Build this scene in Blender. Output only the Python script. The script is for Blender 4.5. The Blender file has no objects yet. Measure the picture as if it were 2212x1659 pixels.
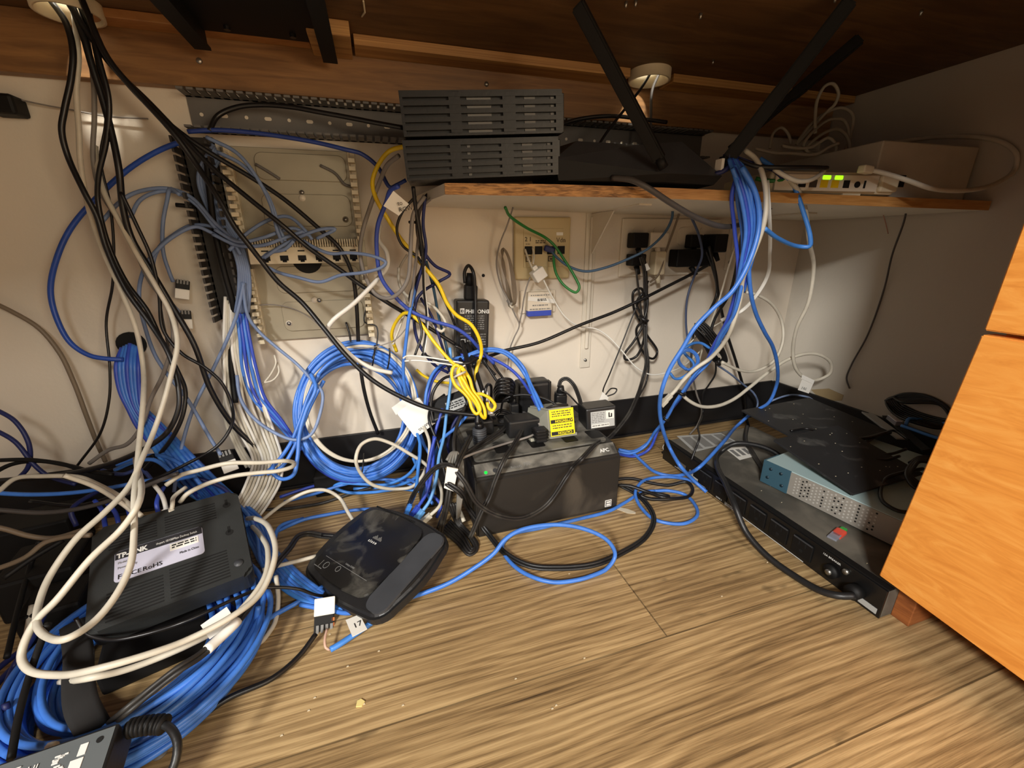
import bpy, bmesh, math, random
from mathutils import Vector, Matrix
random.seed(7)
SC = bpy.context.scene
COL = SC.collection
# ------------------------------------------------------------------ camera model
F, CX, CY = 900.0, 1106.0, 829.5
CAM = Vector((0, -.836, .464))
PIT, YAW, ROL = math.radians(18.6), math.radians(17.1), math.radians(.5)
FW = Vector((math.sin(YAW)*math.cos(PIT), math.cos(YAW)*math.cos(PIT), -math.sin(PIT)))
RT = Vector((math.cos(YAW), -math.sin(YAW), 0))
UP = Vector((math.sin(YAW)*math.sin(PIT), math.cos(YAW)*math.sin(PIT), math.cos(PIT)))
def ray(px, py):
    a, b = px-CX, -(py-CY)
    c, s = math.cos(ROL), math.sin(ROL)
    a, b = a*c-b*s, a*s+b*c
    return F*FW + a*RT + b*UP
def on(px, py, ax, v):
    d = ray(px, py)
    return CAM + d*((v-CAM[ax])/d[ax])
def PY(px, py, v): return on(px, py, 1, v)
def PZ(px, py, v): return on(px, py, 2, v)
def PX(px, py, v): return on(px, py, 0, v)
def PP(px, py, v): return PY(px, py, v) if v < 0 else PZ(px, py, v)
cam = bpy.data.cameras.new('camera'); camo = bpy.data.objects.new('camera', cam); COL.objects.link(camo)
cam.sensor_width = 36; cam.lens = F/2212*36; cam.clip_start = .01; cam.clip_end = 50
camo.matrix_world = Matrix.Translation(CAM) @ Matrix((RT, UP, -FW)).transposed().to_4x4() @ Matrix.Rotation(-ROL, 4, 'Z')
SC.camera = camo
# ------------------------------------------------------------------ materials
def lin(c):
    return tuple((x/255/12.92 if x/255 <= .04045 else ((x/255+.055)/1.055)**2.4) for x in c)
MATS = {}
def mat(name, rgb, rough=.5, metal=0, var=0, vs=30, dust=0, dcol=(120,116,106), ds=14, bump=0, bs=200, spec=.5, emit=None, es=1, trans=0, stretch=None):
    if name in MATS: return MATS[name]
    m = bpy.data.materials.new(name); m.use_nodes = True; nt = m.node_tree; N = nt.nodes; L = nt.links
    b = N['Principled BSDF']; c = lin(rgb)
    b.inputs['Base Color'].default_value = (*c, 1); b.inputs['Roughness'].default_value = rough; b.inputs['Metallic'].default_value = metal
    b.inputs['Specular IOR Level'].default_value = spec
    if trans: b.inputs['Transmission Weight'].default_value = trans
    if emit: b.inputs['Emission Color'].default_value = (*lin(emit), 1); b.inputs['Emission Strength'].default_value = es
    tc = N.new('ShaderNodeTexCoord'); mp = N.new('ShaderNodeMapping'); L.new(tc.outputs['Object'], mp.inputs[0])
    if stretch: mp.inputs['Scale'].default_value = stretch
    cur = None
    if var or dust:
        n = N.new('ShaderNodeTexNoise'); n.inputs['Scale'].default_value = vs; n.inputs['Detail'].default_value = 5; L.new(mp.outputs[0], n.inputs[0])
        r = N.new('ShaderNodeValToRGB'); L.new(n.outputs[0], r.inputs[0])
        r.color_ramp.elements[0].position = .3; r.color_ramp.elements[1].position = .7
        r.color_ramp.elements[0].color = (*[x*(1-var) for x in c], 1); r.color_ramp.elements[1].color = (*[min(1, x*(1+var)) for x in c], 1)
        cur = r.outputs[0]
    if dust:
        n2 = N.new('ShaderNodeTexNoise'); n2.inputs['Scale'].default_value = ds; n2.inputs['Detail'].default_value = 8; n2.inputs['Distortion'].default_value = .8
        L.new(mp.outputs[0], n2.inputs[0])
        r2 = N.new('ShaderNodeValToRGB'); L.new(n2.outputs[0], r2.inputs[0])
        r2.color_ramp.elements[0].position = .62-dust*.35; r2.color_ramp.elements[1].position = .72-dust*.1
        mx = N.new('ShaderNodeMix'); mx.data_type = 'RGBA'; L.new(r2.outputs[0], mx.inputs[0]); L.new(cur, mx.inputs[6])
        mx.inputs[7].default_value = (*lin(dcol), 1); cur = mx.outputs[2]
    if cur: L.new(cur, b.inputs['Base Color'])
    if bump:
        n3 = N.new('ShaderNodeTexNoise'); n3.inputs['Scale'].default_value = bs; L.new(mp.outputs[0], n3.inputs[0])
        bp = N.new('ShaderNodeBump'); bp.inputs['Strength'].default_value = bump; bp.inputs['Distance'].default_value = .002
        L.new(n3.outputs[0], bp.inputs['Height']); L.new(bp.outputs[0], b.inputs['Normal'])
    MATS[name] = m
    return m
def wood(name, c1, c2, sc=(3, 30, 30), rough=.45, dist=2, knots=0, noise=14, pos=(.35, .7), c3=None):
    m = bpy.data.materials.new(name); m.use_nodes = True; nt = m.node_tree; N = nt.nodes; L = nt.links
    b = N['Principled BSDF']; b.inputs['Roughness'].default_value = rough
    tc = N.new('ShaderNodeTexCoord'); mp = N.new('ShaderNodeMapping'); mp.inputs['Scale'].default_value = sc
    L.new(tc.outputs['Object'], mp.inputs[0])
    n = N.new('ShaderNodeTexNoise'); n.inputs['Scale'].default_value = noise; n.inputs['Detail'].default_value = 8; n.inputs['Distortion'].default_value = dist; n.inputs['Roughness'].default_value = .6
    L.new(mp.outputs[0], n.inputs[0])
    r = N.new('ShaderNodeValToRGB'); L.new(n.outputs[0], r.inputs[0])
    e = r.color_ramp.elements; e[0].position = pos[0]; e[1].position = pos[1]; e[0].color = (*lin(c1), 1); e[1].color = (*lin(c2), 1)
    if c3: q = e.new((pos[0]+pos[1])/2); q.color = (*lin(c3), 1)
    L.new(r.outputs[0], b.inputs['Base Color'])
    bp = N.new('ShaderNodeBump'); bp.inputs['Strength'].default_value = .15; bp.inputs['Distance'].default_value = .001
    L.new(n.outputs[0], bp.inputs['Height']); L.new(bp.outputs[0], b.inputs['Normal'])
    MATS[name] = m
    return m
def floor_mat():
    m = bpy.data.materials.new('wood_plank_floor'); m.use_nodes = True; nt = m.node_tree; N = nt.nodes; L = nt.links
    b = N['Principled BSDF']; b.inputs['Roughness'].default_value = .42
    tc = N.new('ShaderNodeTexCoord')
    def M(op, a, bb=None):
        q = N.new('ShaderNodeMath'); q.operation = op
        for i, x in enumerate((a, bb)):
            if x is None: continue
            if isinstance(x, (int, float)): q.inputs[i].default_value = x
            else: L.new(x, q.inputs[i])
        return q.outputs[0]
    sep = N.new('ShaderNodeSeparateXYZ'); L.new(tc.outputs['Object'], sep.inputs[0])
    X, Y = sep.outputs[0], sep.outputs[1]
    # plank index (planks run along X, 15 cm wide)
    v = M('DIVIDE', M('ADD', Y, .37+.15*4), .15); idx = M('FLOOR', v); fr = M('FRACT', v)
    off = M('MULTIPLY', M('FRACT', M('MULTIPLY', M('SINE', M('MULTIPLY', idx, 12.9898)), 43758.5)), 1.0)
    xx = M('ADD', X, M('MULTIPLY', off, 1.2)); u = M('DIVIDE', xx, 1.22); uf = M('FRACT', M('ADD', u, 5.22)); ui = M('FLOOR', M('ADD', u, 5.22))
    cmb = N.new('ShaderNodeCombineXYZ'); L.new(X, cmb.inputs[0]); L.new(Y, cmb.inputs[1]); L.new(M('ADD', M('MULTIPLY', idx, 3.7), M('MULTIPLY', ui, 1.9)), cmb.inputs[2])
    mp = N.new('ShaderNodeMapping'); mp.inputs['Scale'].default_value = (1.3, 4.5, 1); L.new(cmb.outputs[0], mp.inputs[0])
    big = N.new('ShaderNodeTexNoise'); big.inputs['Scale'].default_value = 1.3; big.inputs['Detail'].default_value = 3; L.new(mp.outputs[0], big.inputs[0])
    # ring pattern: bands of (noise + y)
    ring = M('ADD', M('MULTIPLY', big.outputs[0], 17), M('MULTIPLY', Y, 190))
    w = M('ADD', M('MULTIPLY', M('SINE', M('MULTIPLY', ring, 3.1)), .5), .5)
    mp2 = N.new('ShaderNodeMapping'); mp2.inputs['Scale'].default_value = (5, 260, 1); L.new(cmb.outputs[0], mp2.inputs[0])
    fine = N.new('ShaderNodeTexNoise'); fine.inputs['Scale'].default_value = 1.4; fine.inputs['Detail'].default_value = 6; fine.inputs['Roughness'].default_value = .7; L.new(mp2.outputs[0], fine.inputs[0])
    mp3 = N.new('ShaderNodeMapping'); mp3.inputs['Scale'].default_value = (3, 16, 1); L.new(cmb.outputs[0], mp3.inputs[0])
    med = N.new('ShaderNodeTexNoise'); med.inputs['Scale'].default_value = 1.5; med.inputs['Detail'].default_value = 5; L.new(mp3.outputs[0], med.inputs[0])
    g = M('ADD', M('MULTIPLY', M('MULTIPLY', w, med.outputs[0]), .26), M('ADD', M('MULTIPLY', fine.outputs[0], .86), M('MULTIPLY', med.outputs[0], .36)))
    r = N.new('ShaderNodeValToRGB'); L.new(g, r.inputs[0]); e = r.color_ramp.elements
    e[0].position = .36; e[0].color = (*lin((60, 47, 33)), 1); e[1].position = .86; e[1].color = (*lin((200, 171, 124)), 1)
    q = e.new(.52); q.color = (*lin((122, 98, 66)), 1); q = e.new(.68); q.color = (*lin((166, 138, 96)), 1)
    # plank tint
    t = M('ADD', M('MULTIPLY', M('FRACT', M('MULTIPLY', M('SINE', M('ADD', M('MULTIPLY', idx, 7.13), M('MULTIPLY', ui, 3.3))), 9811.3)), .16), .92)
    seam = M('MULTIPLY', M('GREATER_THAN', fr, .012), M('GREATER_THAN', uf, .0016))
    tt = M('MULTIPLY', t, M('ADD', M('MULTIPLY', seam, .55), .45))
    # dark knots
    vo = N.new('ShaderNodeTexNoise'); vo.inputs['Scale'].default_value = 9; vo.inputs['Detail'].default_value = 3
    mp4 = N.new('ShaderNodeMapping'); mp4.inputs['Scale'].default_value = (1, 2.6, 1); L.new(cmb.outputs[0], mp4.inputs[0]); L.new(mp4.outputs[0], vo.inputs[0])
    kr = N.new('ShaderNodeValToRGB'); L.new(vo.outputs[0], kr.inputs[0]); kr.color_ramp.elements[0].position = .24; kr.color_ramp.elements[0].color = (.25, .25, .25, 1); kr.color_ramp.elements[1].position = .31
    tt = M('MULTIPLY', tt, kr.outputs[0])
    mx = N.new('ShaderNodeMix'); mx.data_type = 'RGBA'; mx.blend_type = 'MULTIPLY'; mx.inputs[0].default_value = 1
    L.new(r.outputs[0], mx.inputs[6]); L.new(tt, mx.inputs[7]); L.new(mx.outputs[2], b.inputs['Base Color'])
    bp = N.new('ShaderNodeBump'); bp.inputs['Strength'].default_value = .25; bp.inputs['Distance'].default_value = .0015
    L.new(M('MULTIPLY', g, seam), bp.inputs['Height']); L.new(bp.outputs[0], b.inputs['Normal'])
    MATS['floor'] = m
    return m
BLUE = mat('blue_jacket', (66, 122, 212), .38, var=.12, vs=60)
BLUE2 = mat('mid_blue_jacket', (66, 132, 216), .4, var=.1, vs=60)
DBLUE = mat('deep_blue_jacket', (52, 78, 186), .4, var=.1, vs=60)
NAVY = mat('navy_jacket', (30, 38, 92), .5, var=.1)
STEEL = mat('slate_blue_jacket', (118, 138, 176), .5, var=.12, vs=50)
LBLUE = mat('light_blue_jacket', (100, 162, 226), .4, var=.1)
TEAL = mat('teal_jacket', (44, 82, 108), .45)
WHITE = mat('cream_jacket', (204, 198, 182), .45, var=.08, vs=60)
BWHITE = mat('white_jacket', (232, 230, 222), .4, var=.04)
GREY = mat('grey_jacket', (132, 126, 120), .5, var=.1)
DGREY = mat('dark_grey_jacket', (72, 68, 66), .5, var=.1)
BLACK = mat('black_rubber', (22, 21, 22), .38, var=.15, vs=60)
DUSTB = mat('dusty_black_rubber', (36, 34, 33), .5, var=.15, vs=40, dust=.3, dcol=(58, 56, 52), ds=24)
YEL = mat('yellow_jacket', (240, 204, 32), .4, var=.06, vs=60)
GRN = mat('green_jacket', (40, 122, 52), .4, var=.1)
BRN = mat('brown_grey_jacket', (120, 106, 88), .5)
PLBLK = mat('black_plastic', (30, 30, 31), .42, var=.1, vs=50, bump=.08)
PLDK = mat('soft_black_plastic', (17, 16, 16), .6, spec=.3)
PLDUST = mat('dusty_black_plastic', (42, 41, 39), .65, var=.15, vs=20, dust=.8, dcol=(128, 125, 116), ds=22)
PLGREY = mat('charcoal_plastic', (62, 64, 68), .5, var=.12, vs=30)
DUCT = mat('grey_pvc_duct', (104, 101, 98), .55, var=.12, vs=14)
DUCTD = mat('dark_pvc_duct', (60, 57, 54), .6, var=.2, vs=14)
CREAM = mat('cream_plastic', (216, 204, 176), .45, var=.06, vs=20)
IVORY = mat('ivory_plate', (196, 178, 134), .45, var=.05, vs=12)
WPLATE = mat('white_plate', (224, 214, 196), .4)
PANEL = mat('zinc_backplate', (168, 160, 140), .42, metal=.35, var=.14, vs=9, bump=.05, bs=30)
CARD = mat('white_paper', (236, 234, 226), .7)
PAPERG = mat('grey_paper', (176, 178, 176), .6)
LAV = mat('lavender_label', (196, 196, 214), .5)
INKW = mat('white_ink', (226, 226, 222), .6)
INKG = mat('grey_ink', (128, 128, 126), .6)
INKB = mat('black_ink', (20, 20, 22), .6)
INKBR = mat('brown_ink', (74, 64, 46), .6)
CYEL = mat('yellow_sticker', (246, 228, 20), .5, var=.05, vs=60)
METAL = mat('bare_metal', (170, 168, 162), .35, metal=.9)
BRACK = mat('white_painted_steel', (216, 208, 192), .4, var=.06, vs=16)
LAM = mat('white_laminate', (222, 216, 200), .45, var=.04, vs=10)
CLEAR = mat('clear_plastic', (190, 196, 214), .15, trans=.55)
GREENLED = mat('green_led', (20, 200, 60), .4, emit=(20, 230, 60), es=1.3)
LIMELED = mat('lime_led', (150, 230, 40), .4, emit=(140, 240, 20), es=2.2)
BLK = mat('black_hole', (6, 6, 6), .8)
# ------------------------------------------------------------------ object helpers
def link(name, bm, m, parent=None, smooth=False, label=None, wp=False):
    me = bpy.data.meshes.new(name); bm.normal_update(); bm.to_mesh(me); bm.free()
    me.materials.append(m if not isinstance(m, str) else MATS[m])
    if smooth: me.polygons.foreach_set('use_smooth', [True]*len(me.polygons))
    o = bpy.data.objects.new(name, me); COL.objects.link(o)
    if parent:
        o.parent = parent
        if wp: o.matrix_parent_inverse = Matrix.Translation(-parent.location)
    if label: o['label'] = label
    return o
def tag(o, label, cat, group=None):
    o['label'] = label; o['category'] = cat
    if group: o['group'] = group
    return o
def struct(name, bm, m, parent=None):
    o = link(name, bm, m, parent)
    if not parent: o['kind'] = 'structure'
    return o
def thing(name, label, cat, loc=(0, 0, 0), rot=None, group=None, mtx=None):
    o = bpy.data.objects.new(name, None); COL.objects.link(o); o.empty_display_size = .02
    if mtx is not None: o.matrix_world = mtx
    else:
        o.location = loc
        if rot: o.rotation_euler = tuple(math.radians(a) for a in rot)
    return tag(o, label, cat, group)
def frame(p0, px, py):
    """matrix with origin p0, x towards px, y near py; returns matrix, |x|, |y|"""
    x = (px-p0); lx = x.length; x.normalize(); y = py-p0; ly = y.length
    y = (y-x*y.dot(x)).normalized(); z = x.cross(y)
    return Matrix.Translation(p0) @ Matrix((x, y, z)).transposed().to_4x4(), lx, ly
def B(): return bmesh.new()
def box(bm, a, b, bev=0, seg=2):
    r = bmesh.ops.create_cube(bm, size=1)['verts']
    for v in r:
        v.co = Vector((a[i]+(v.co[i]+.5)*(b[i]-a[i]) for i in range(3)))
    if bev:
        es = list({e for v in r for e in v.link_edges})
        bmesh.ops.bevel(bm, geom=es, offset=bev, segments=seg, affect='EDGES', profile=.5)
    return bm
def bbox(a, b, bev=0, seg=2): return box(B(), a, b, bev, seg)
def prism(bm, pts, z0, z1, m=None, flip=False):
    """extrude polygon (x,y) from z0 to z1"""
    n = len(pts); lo = [bm.verts.new((p[0], p[1], z0)) for p in pts]; hi = [bm.verts.new((p[0], p[1], z1)) for p in pts]
    bm.faces.new(list(reversed(lo))); bm.faces.new(hi)
    for i in range(n): bm.faces.new((lo[i], lo[(i+1) % n], hi[(i+1) % n], hi[i]))
    if m is not None: bmesh.ops.transform(bm, matrix=m, verts=lo+hi)
    return bm
def rrect(x0, y0, x1, y1, r, n=5):
    out = []
    for cx, cy, a in ((x1-r, y0+r, -90), (x1-r, y1-r, 0), (x0+r, y1-r, 90), (x0+r, y0+r, 180)):
        for k in range(n+1):
            t = math.radians(a+90*k/n); out.append((cx+r*math.cos(t), cy+r*math.sin(t)))
    return out
def hexa(bm, lo, hi):
    a = [bm.verts.new(p) for p in lo]; b = [bm.verts.new(p) for p in hi]; n = len(a)
    bm.faces.new(list(reversed(a))); bm.faces.new(b)
    for i in range(n): bm.faces.new((a[i], a[(i+1) % n], b[(i+1) % n], b[i]))
    bmesh.ops.recalc_face_normals(bm, faces=bm.faces)
    return bm
def cyl(bm, p0, p1, r0, r1=None, seg=16):
    p0, p1 = Vector(p0), Vector(p1); r1 = r0 if r1 is None else r1; d = (p1-p0).normalized()
    q = d.to_track_quat('Z', 'Y'); a, b = [], []
    for k in range(seg):
        t = 2*math.pi*k/seg; c = q @ Vector((math.cos(t), math.sin(t), 0))
        a.append(bm.verts.new(p0+c*r0)); b.append(bm.verts.new(p1+c*r1))
    bm.faces.new(list(reversed(a))); bm.faces.new(b)
    for k in range(seg): bm.faces.new((a[k], a[(k+1) % seg], b[(k+1) % seg], b[k]))
    return bm
def ring(bm, c, r0, r1, z0, z1, seg=32):
    v = [[bm.verts.new((c[0]+r*math.cos(2*math.pi*k/seg), c[1]+r*math.sin(2*math.pi*k/seg), z)) for k in range(seg)] for r, z in ((r0, z0), (r1, z0), (r1, z1), (r0, z1))]
    for i in range(4):
        for k in range(seg): bm.faces.new((v[i][k], v[i][(k+1) % seg], v[(i+1) % 4][(k+1) % seg], v[(i+1) % 4][k]))
    bmesh.ops.recalc_face_normals(bm, faces=bm.faces)
    return bm
def spline(pts, sub=6, closed=False):
    out = []; n = len(pts)
    if n < 3 and not closed:
        return [pts[0].lerp(pts[-1], i/4) for i in range(5)]
    rng = n if closed else n-1
    for i in range(rng):
        p0 = pts[(i-1) % n] if (closed or i > 0) else pts[0]*2-pts[1]
        p1, p2 = pts[i % n], pts[(i+1) % n]
        p3 = pts[(i+2) % n] if (closed or i+2 < n) else pts[-1]*2-pts[-2]
        d = lambda a, b: max((b-a).length, 1e-6)**.5
        t0 = 0; t1 = d(p0, p1); t2 = t1+d(p1, p2); t3 = t2+d(p2, p3)
        k = max(2, min(10, int((p2-p1).length/.006)+2)) if sub == 6 else sub
        for j in range(k):
            t = t1+(t2-t1)*j/k
            A1 = p0*((t1-t)/(t1-t0))+p1*((t-t0)/(t1-t0)); A2 = p1*((t2-t)/(t2-t1))+p2*((t-t1)/(t2-t1)); A3 = p2*((t3-t)/(t3-t2))+p3*((t-t2)/(t3-t2))
            B1 = A1*((t2-t)/(t2-t0))+A2*((t-t0)/(t2-t0)); B2 = A2*((t3-t)/(t3-t1))+A3*((t-t1)/(t3-t1))
            out.append(B1*((t2-t)/(t2-t1))+B2*((t-t1)/(t2-t1)))
    if not closed: out.append(pts[-1].copy())
    return out
def tube(bm, pts, r, seg=8, closed=False, flat=1, rf=None, capr=True):
    n = len(pts); T = []
    for i in range(n):
        a = pts[(i-1) % n] if (closed or i > 0) else pts[0]; b = pts[(i+1) % n] if (closed or i < n-1) else pts[-1]
        t = b-a; T.append(t.normalized() if t.length > 1e-9 else Vector((0, 0, 1)))
    up = Vector((0, 0, 1)) if abs(T[0].z) < .9 else Vector((0, 1, 0))
    u = (up-T[0]*up.dot(T[0])).normalized(); rings = []
    for i in range(n):
        u = (u-T[i]*u.dot(T[i])); u = u.normalized() if u.length > 1e-6 else T[i].orthogonal().normalized()
        v = T[i].cross(u); rr = r if rf is None else rf(i/(n-1))*r
        rings.append([bm.verts.new(pts[i]+u*(math.cos(2*math.pi*k/seg)*rr)+v*(math.sin(2*math.pi*k/seg)*rr*flat)) for k in range(seg)])
    for i in range(n if closed else n-1):
        A, C = rings[i], rings[(i+1) % n]
        for k in range(seg): bm.faces.new((A[k], A[(k+1) % seg], C[(k+1) % seg], C[k]))
    if not closed:
        bm.faces.new(list(reversed(rings[0]))); bm.faces.new(rings[-1])
    return bm
def text(parent, s, size, loc, m, xd=(1, 0, 0), yd=(0, 0, 1), name='printed_text', wp=False, al='LEFT', bold=0, sx=1):
    cu = bpy.data.curves.new(name, 'FONT'); cu.body = s; cu.size = size; cu.align_x = al; cu.extrude = .00012; cu.offset = bold; cu.resolution_u = 2
    to = bpy.data.objects.new(name, cu); COL.objects.link(to); dg = bpy.context.evaluated_depsgraph_get()
    me = bpy.data.meshes.new_from_object(to.evaluated_get(dg)); bpy.data.objects.remove(to); bpy.data.curves.remove(cu)
    x = Vector(xd).normalized(); y = Vector(yd); y = (y-x*y.dot(x)).normalized(); z = x.cross(y)
    me.transform(Matrix.Translation(Vector(loc)) @ Matrix((x*sx, y, z)).transposed().to_4x4())
    me.materials.clear(); me.materials.append(m)
    o = bpy.data.objects.new(name, me); COL.objects.link(o); o.parent = parent
    if wp: o.matrix_parent_inverse = Matrix.Translation(-parent.location)
    return o
def bars(bm, x0, x1, y, z0, z1, n, w=.5, seed=1):
    """small print lines as thin bars on a face looking -Y"""
    rnd = random.Random(seed)
    for k in range(n):
        zz = z1-(z1-z0)*(k+.5)/n; h = (z1-z0)/n*w/2
        x = x0
        while x < x1:
            l = rnd.uniform(.002, .007); e = min(x1, x+l); box(bm, (x, y-.0002, zz-h), (e, y, zz+h)); x = e+rnd.uniform(.0008, .002)
    return bm
def topbars(bm, x0, x1, y0, y1, z, n, w=.5, seed=1):
    rnd = random.Random(seed)
    for k in range(n):
        yy = y1-(y1-y0)*(k+.5)/n; h = (y1-y0)/n*w/2; x = x0
        while x < x1:
            l = rnd.uniform(.002, .007); e = min(x1, x+l); box(bm, (x, yy-h, z), (e, yy+h, z+.0002)); x = e+rnd.uniform(.0008, .002)
    return bm
def path(s, r=.003):
    """'px,py[,v] ...' : v<0 lies in plane Y=v, v>=0 at height v; depth is interpolated between marked points"""
    P = []
    for tkn in s.split():
        q = tkn.split(','); P.append([float(q[0]), float(q[1]), float(q[2]) if len(q) > 2 else None])
    T = []
    for x, y, v in P:
        if v is None: T.append(None); continue
        d = ray(x, y)
        if v < 0: t = (v-CAM.y)/d.y
        else: t = (v+r-CAM.z)/d.z
        T.append(t)
    idx = [i for i, t in enumerate(T) if t is not None]
    out = []
    for i, (x, y, v) in enumerate(P):
        t = T[i]
        if t is None:
            a = max([k for k in idx if k < i], default=None); b = min([k for k in idx if k > i], default=None)
            if a is None: t = T[b]
            elif b is None: t = T[a]
            else:
                f = (i-a)/(b-a); t = 1/((1-f)/T[a]+f/T[b])
        d = ray(x, y); tm = 1e9
        if d.z < 0: tm = min(tm, (r+.0005-CAM.z)/d.z)
        if d.y > 0: tm = min(tm, (-r-.001-CAM.y)/d.y)
        if d.x > 0: tm = min(tm, (1.013-r-CAM.x)/d.x)
        t = min(t, tm)
        out.append(CAM+d*t)
    return out
def fix(pts, r):
    for p in pts:
        if p.z < r+.0003: p.z = r+.0003
        if p.y > -r-.0003: p.y = -r-.0003
        if p.x > 1.0145-r: p.x = 1.0145-r
    return pts
def cable(label, m, r, s, name='network_cable', cat='cable', group=None, flat=1, closed=False, strands=1, seg=8, off=None):
    r = r/1000
    raw = path(s, r) if isinstance(s, str) else s
    if off: raw = [p+Vector(off) for p in raw]
    pts = fix(spline(raw, closed=closed), r)
    o0 = pts[0].copy(); bm = B()
    if strands == 1: tube(bm, [p-o0 for p in pts], r, seg, closed, flat)
    else:      # ribbon cord: strands side by side
        n = len(pts); u = Vector((0, 0, 1))
        lat = []
        for i in range(n):
            t = (pts[min(i+1, n-1)]-pts[max(i-1, 0)]).normalized(); view = (CAM-pts[i]).normalized()
            l = t.cross(view); l = l.normalized() if l.length > 1e-4 else (lat[-1] if lat else u); lat.append(l)
        for k in range(strands):
            f = (k-(strands-1)/2)*1.75*r
            tube(bm, fix([pts[i]+lat[i]*f for i in range(n)], r) and [pts[i]+lat[i]*f-o0 for i in range(n)], r, 8)
    o = link(name, bm, m, smooth=True); o.location = o0
    tag(o, label, cat, group)
    o['_p'] = 0; del o['_p']
    PTS[o.name] = pts
    return o
PTS = {}
def wpart(o, name, bm, m, smooth=False, label=None): return link(name, bm, m, o, smooth, label, wp=True)
def along(o, a, b):
    p = PTS[o.name]; n = len(p)-1; return p[int(a*n)], p[int(b*n)]
def obox(bm, p, d, up, L, W, H, bev=0):
    """box centred on p, length along d"""
    d = Vector(d).normalized(); up = Vector(up); s = d.cross(up).normalized(); w = s.cross(d).normalized()
    n0 = len(bm.verts); bmv = box(B(), (-L/2, -W/2, -H/2), (L/2, W/2, H/2), bev)
    me = bpy.data.meshes.new('t'); bmv.to_mesh(me); bmv.free()
    me.transform(Matrix.Translation(p) @ Matrix((d, s, w)).transposed().to_4x4()); bm.from_mesh(me); bpy.data.meshes.remove(me)
    return bm
def plug(o, end, m=None, bootm=None, up=(0, 0, 1), clear=True):
    """modular plug with boot at a cable end"""
    p = PTS[o.name]; a, b = (p[-1], p[-3]) if end else (p[0], p[2])
    d = (a-b).normalized()
    bm = obox(B(), a+d*.004, d, up, .016, .009, .008, .0012); wpart(o, 'boot', bm, bootm or o.data.materials[0])
    bm = obox(B(), a+d*.018, d, up, .016, .0116, .0076, .0006); wpart(o, 'plug', bm, m or CLEAR, label='clear modular plug' if m is None else None)
def flag(o, f, w, h, rot=0, m=None, name='label_tag', txt=None, up=None):
    """paper flag wrapped on a cable, facing the camera"""
    p = PTS[o.name]; n = len(p)-1; i = int(f*n); c = p[i]; t = (p[min(i+1, n)]-p[max(i-1, 0)]).normalized()
    view = (CAM-c).normalized(); x = t; z = (view-x*view.dot(x)).normalized(); y = z.cross(x)
    R = Matrix((x, y, z)).transposed().to_4x4() @ Matrix.Rotation(math.radians(rot), 4, 'Z')
    M = Matrix.Translation(c+z*.004) @ R
    bm = B(); box(bm, (-w/2, -.004, 0), (w/2, h, .0007)); bmesh.ops.transform(bm, matrix=M, verts=bm.verts)
    wpart(o, name, bm, m or CARD, label='white paper tag')
    if txt:
        text(o, txt, h*.35, M @ Vector((-w*.3, h*.3, .001)), INKB, M.to_3x3() @ Vector((1, 0, 0)), M.to_3x3() @ Vector((0, 1, 0)), wp=True, name='handwriting')
def tie(o, f, r, m=None, name='cable_tie', w=.004):
    p = PTS[o.name]; n = len(p)-1; i = int(f*n); a = p[max(i-1, 0)]; b = p[min(i+1, n)]; t = (b-a).normalized()
    wpart(o, name, cyl(B(), p[i]-t*w/2, p[i]+t*w/2, r, seg=12), m or BLACK, True)
# ------------------------------------------------------------------ the setting
floor_mat()
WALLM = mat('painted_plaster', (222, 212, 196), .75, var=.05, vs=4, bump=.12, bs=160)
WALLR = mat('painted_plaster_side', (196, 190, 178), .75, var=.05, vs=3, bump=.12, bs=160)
VINYL = mat('black_vinyl_base', (28, 27, 28), .5, var=.15, vs=10)
struct('floor', bbox((-1.8, -4.2, -.02), (2.6, .0, 0)), 'floor' and MATS['floor'])
struct('wall_back', bbox((-1.8, 0, -.02), (2.6, .06, 1.3)), WALLM)
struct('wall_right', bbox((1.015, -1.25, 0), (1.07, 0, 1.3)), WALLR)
bm = bbox((-1.8, -.005, 0), (1.01, 0, .1), .0012); box(bm, (-1.8, -.011, 0), (1.01, -.004, .006), .001)
struct('baseboard_back', bm, VINYL)
bm = bbox((1.009, -1.2, 0), (1.015, -.005, .1), .0012); struct('baseboard_right', bm, VINYL)
# ------------------------------------------------------------------ desk overhead
PLYU = wood('plywood_underside', (88, 62, 38), (120, 88, 54), (2, 14, 8), .6, 1, noise=3)
PLYE = wood('plywood_edge', (150, 104, 58), (206, 160, 98), (1, 40, 200), .6, .5, noise=2)
RAILW = wood('brown_rail_wood', (118, 84, 52), (156, 114, 70), (2, 20, 26), .5, 1, noise=3)
OAKP = wood('pale_oak_panel', (150, 100, 56), (186, 134, 80), (4, 10, 10), .5, 1.5, noise=3)
desk = thing('desk', 'wooden desktop overhead with brown rail along the white wall', 'desk', (0, 0, .75))
def rel(o, bm):
    bmesh.ops.translate(bm, verts=bm.verts, vec=-Vector(o.location)); return bm
HOLES = ((.505, -.058, .036), (-.338, -.056, .034))
bm = B()
outer = [bm.verts.new(p) for p in ((-1.4, -.78, .757), (1.012, -.78, .757), (1.012, -.003, .757), (-1.4, -.003, .757))]
ed = [bm.edges.new((outer[i], outer[(i+1) % 4])) for i in range(4)]
for hx, hy, hr in HOLES:
    c = [bm.verts.new((hx+hr*math.cos(2*math.pi*k/28), hy+hr*math.sin(2*math.pi*k/28), .757)) for k in range(28)]
    ed += [bm.edges.new((c[k], c[(k+1) % 28])) for k in range(28)]
bmesh.ops.triangle_fill(bm, edges=ed, use_beauty=True)
g = bmesh.ops.extrude_face_region(bm, geom=bm.faces[:])
bmesh.ops.translate(bm, verts=[v for v in g['geom'] if isinstance(v, bmesh.types.BMVert)], vec=(0, 0, .03))
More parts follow.
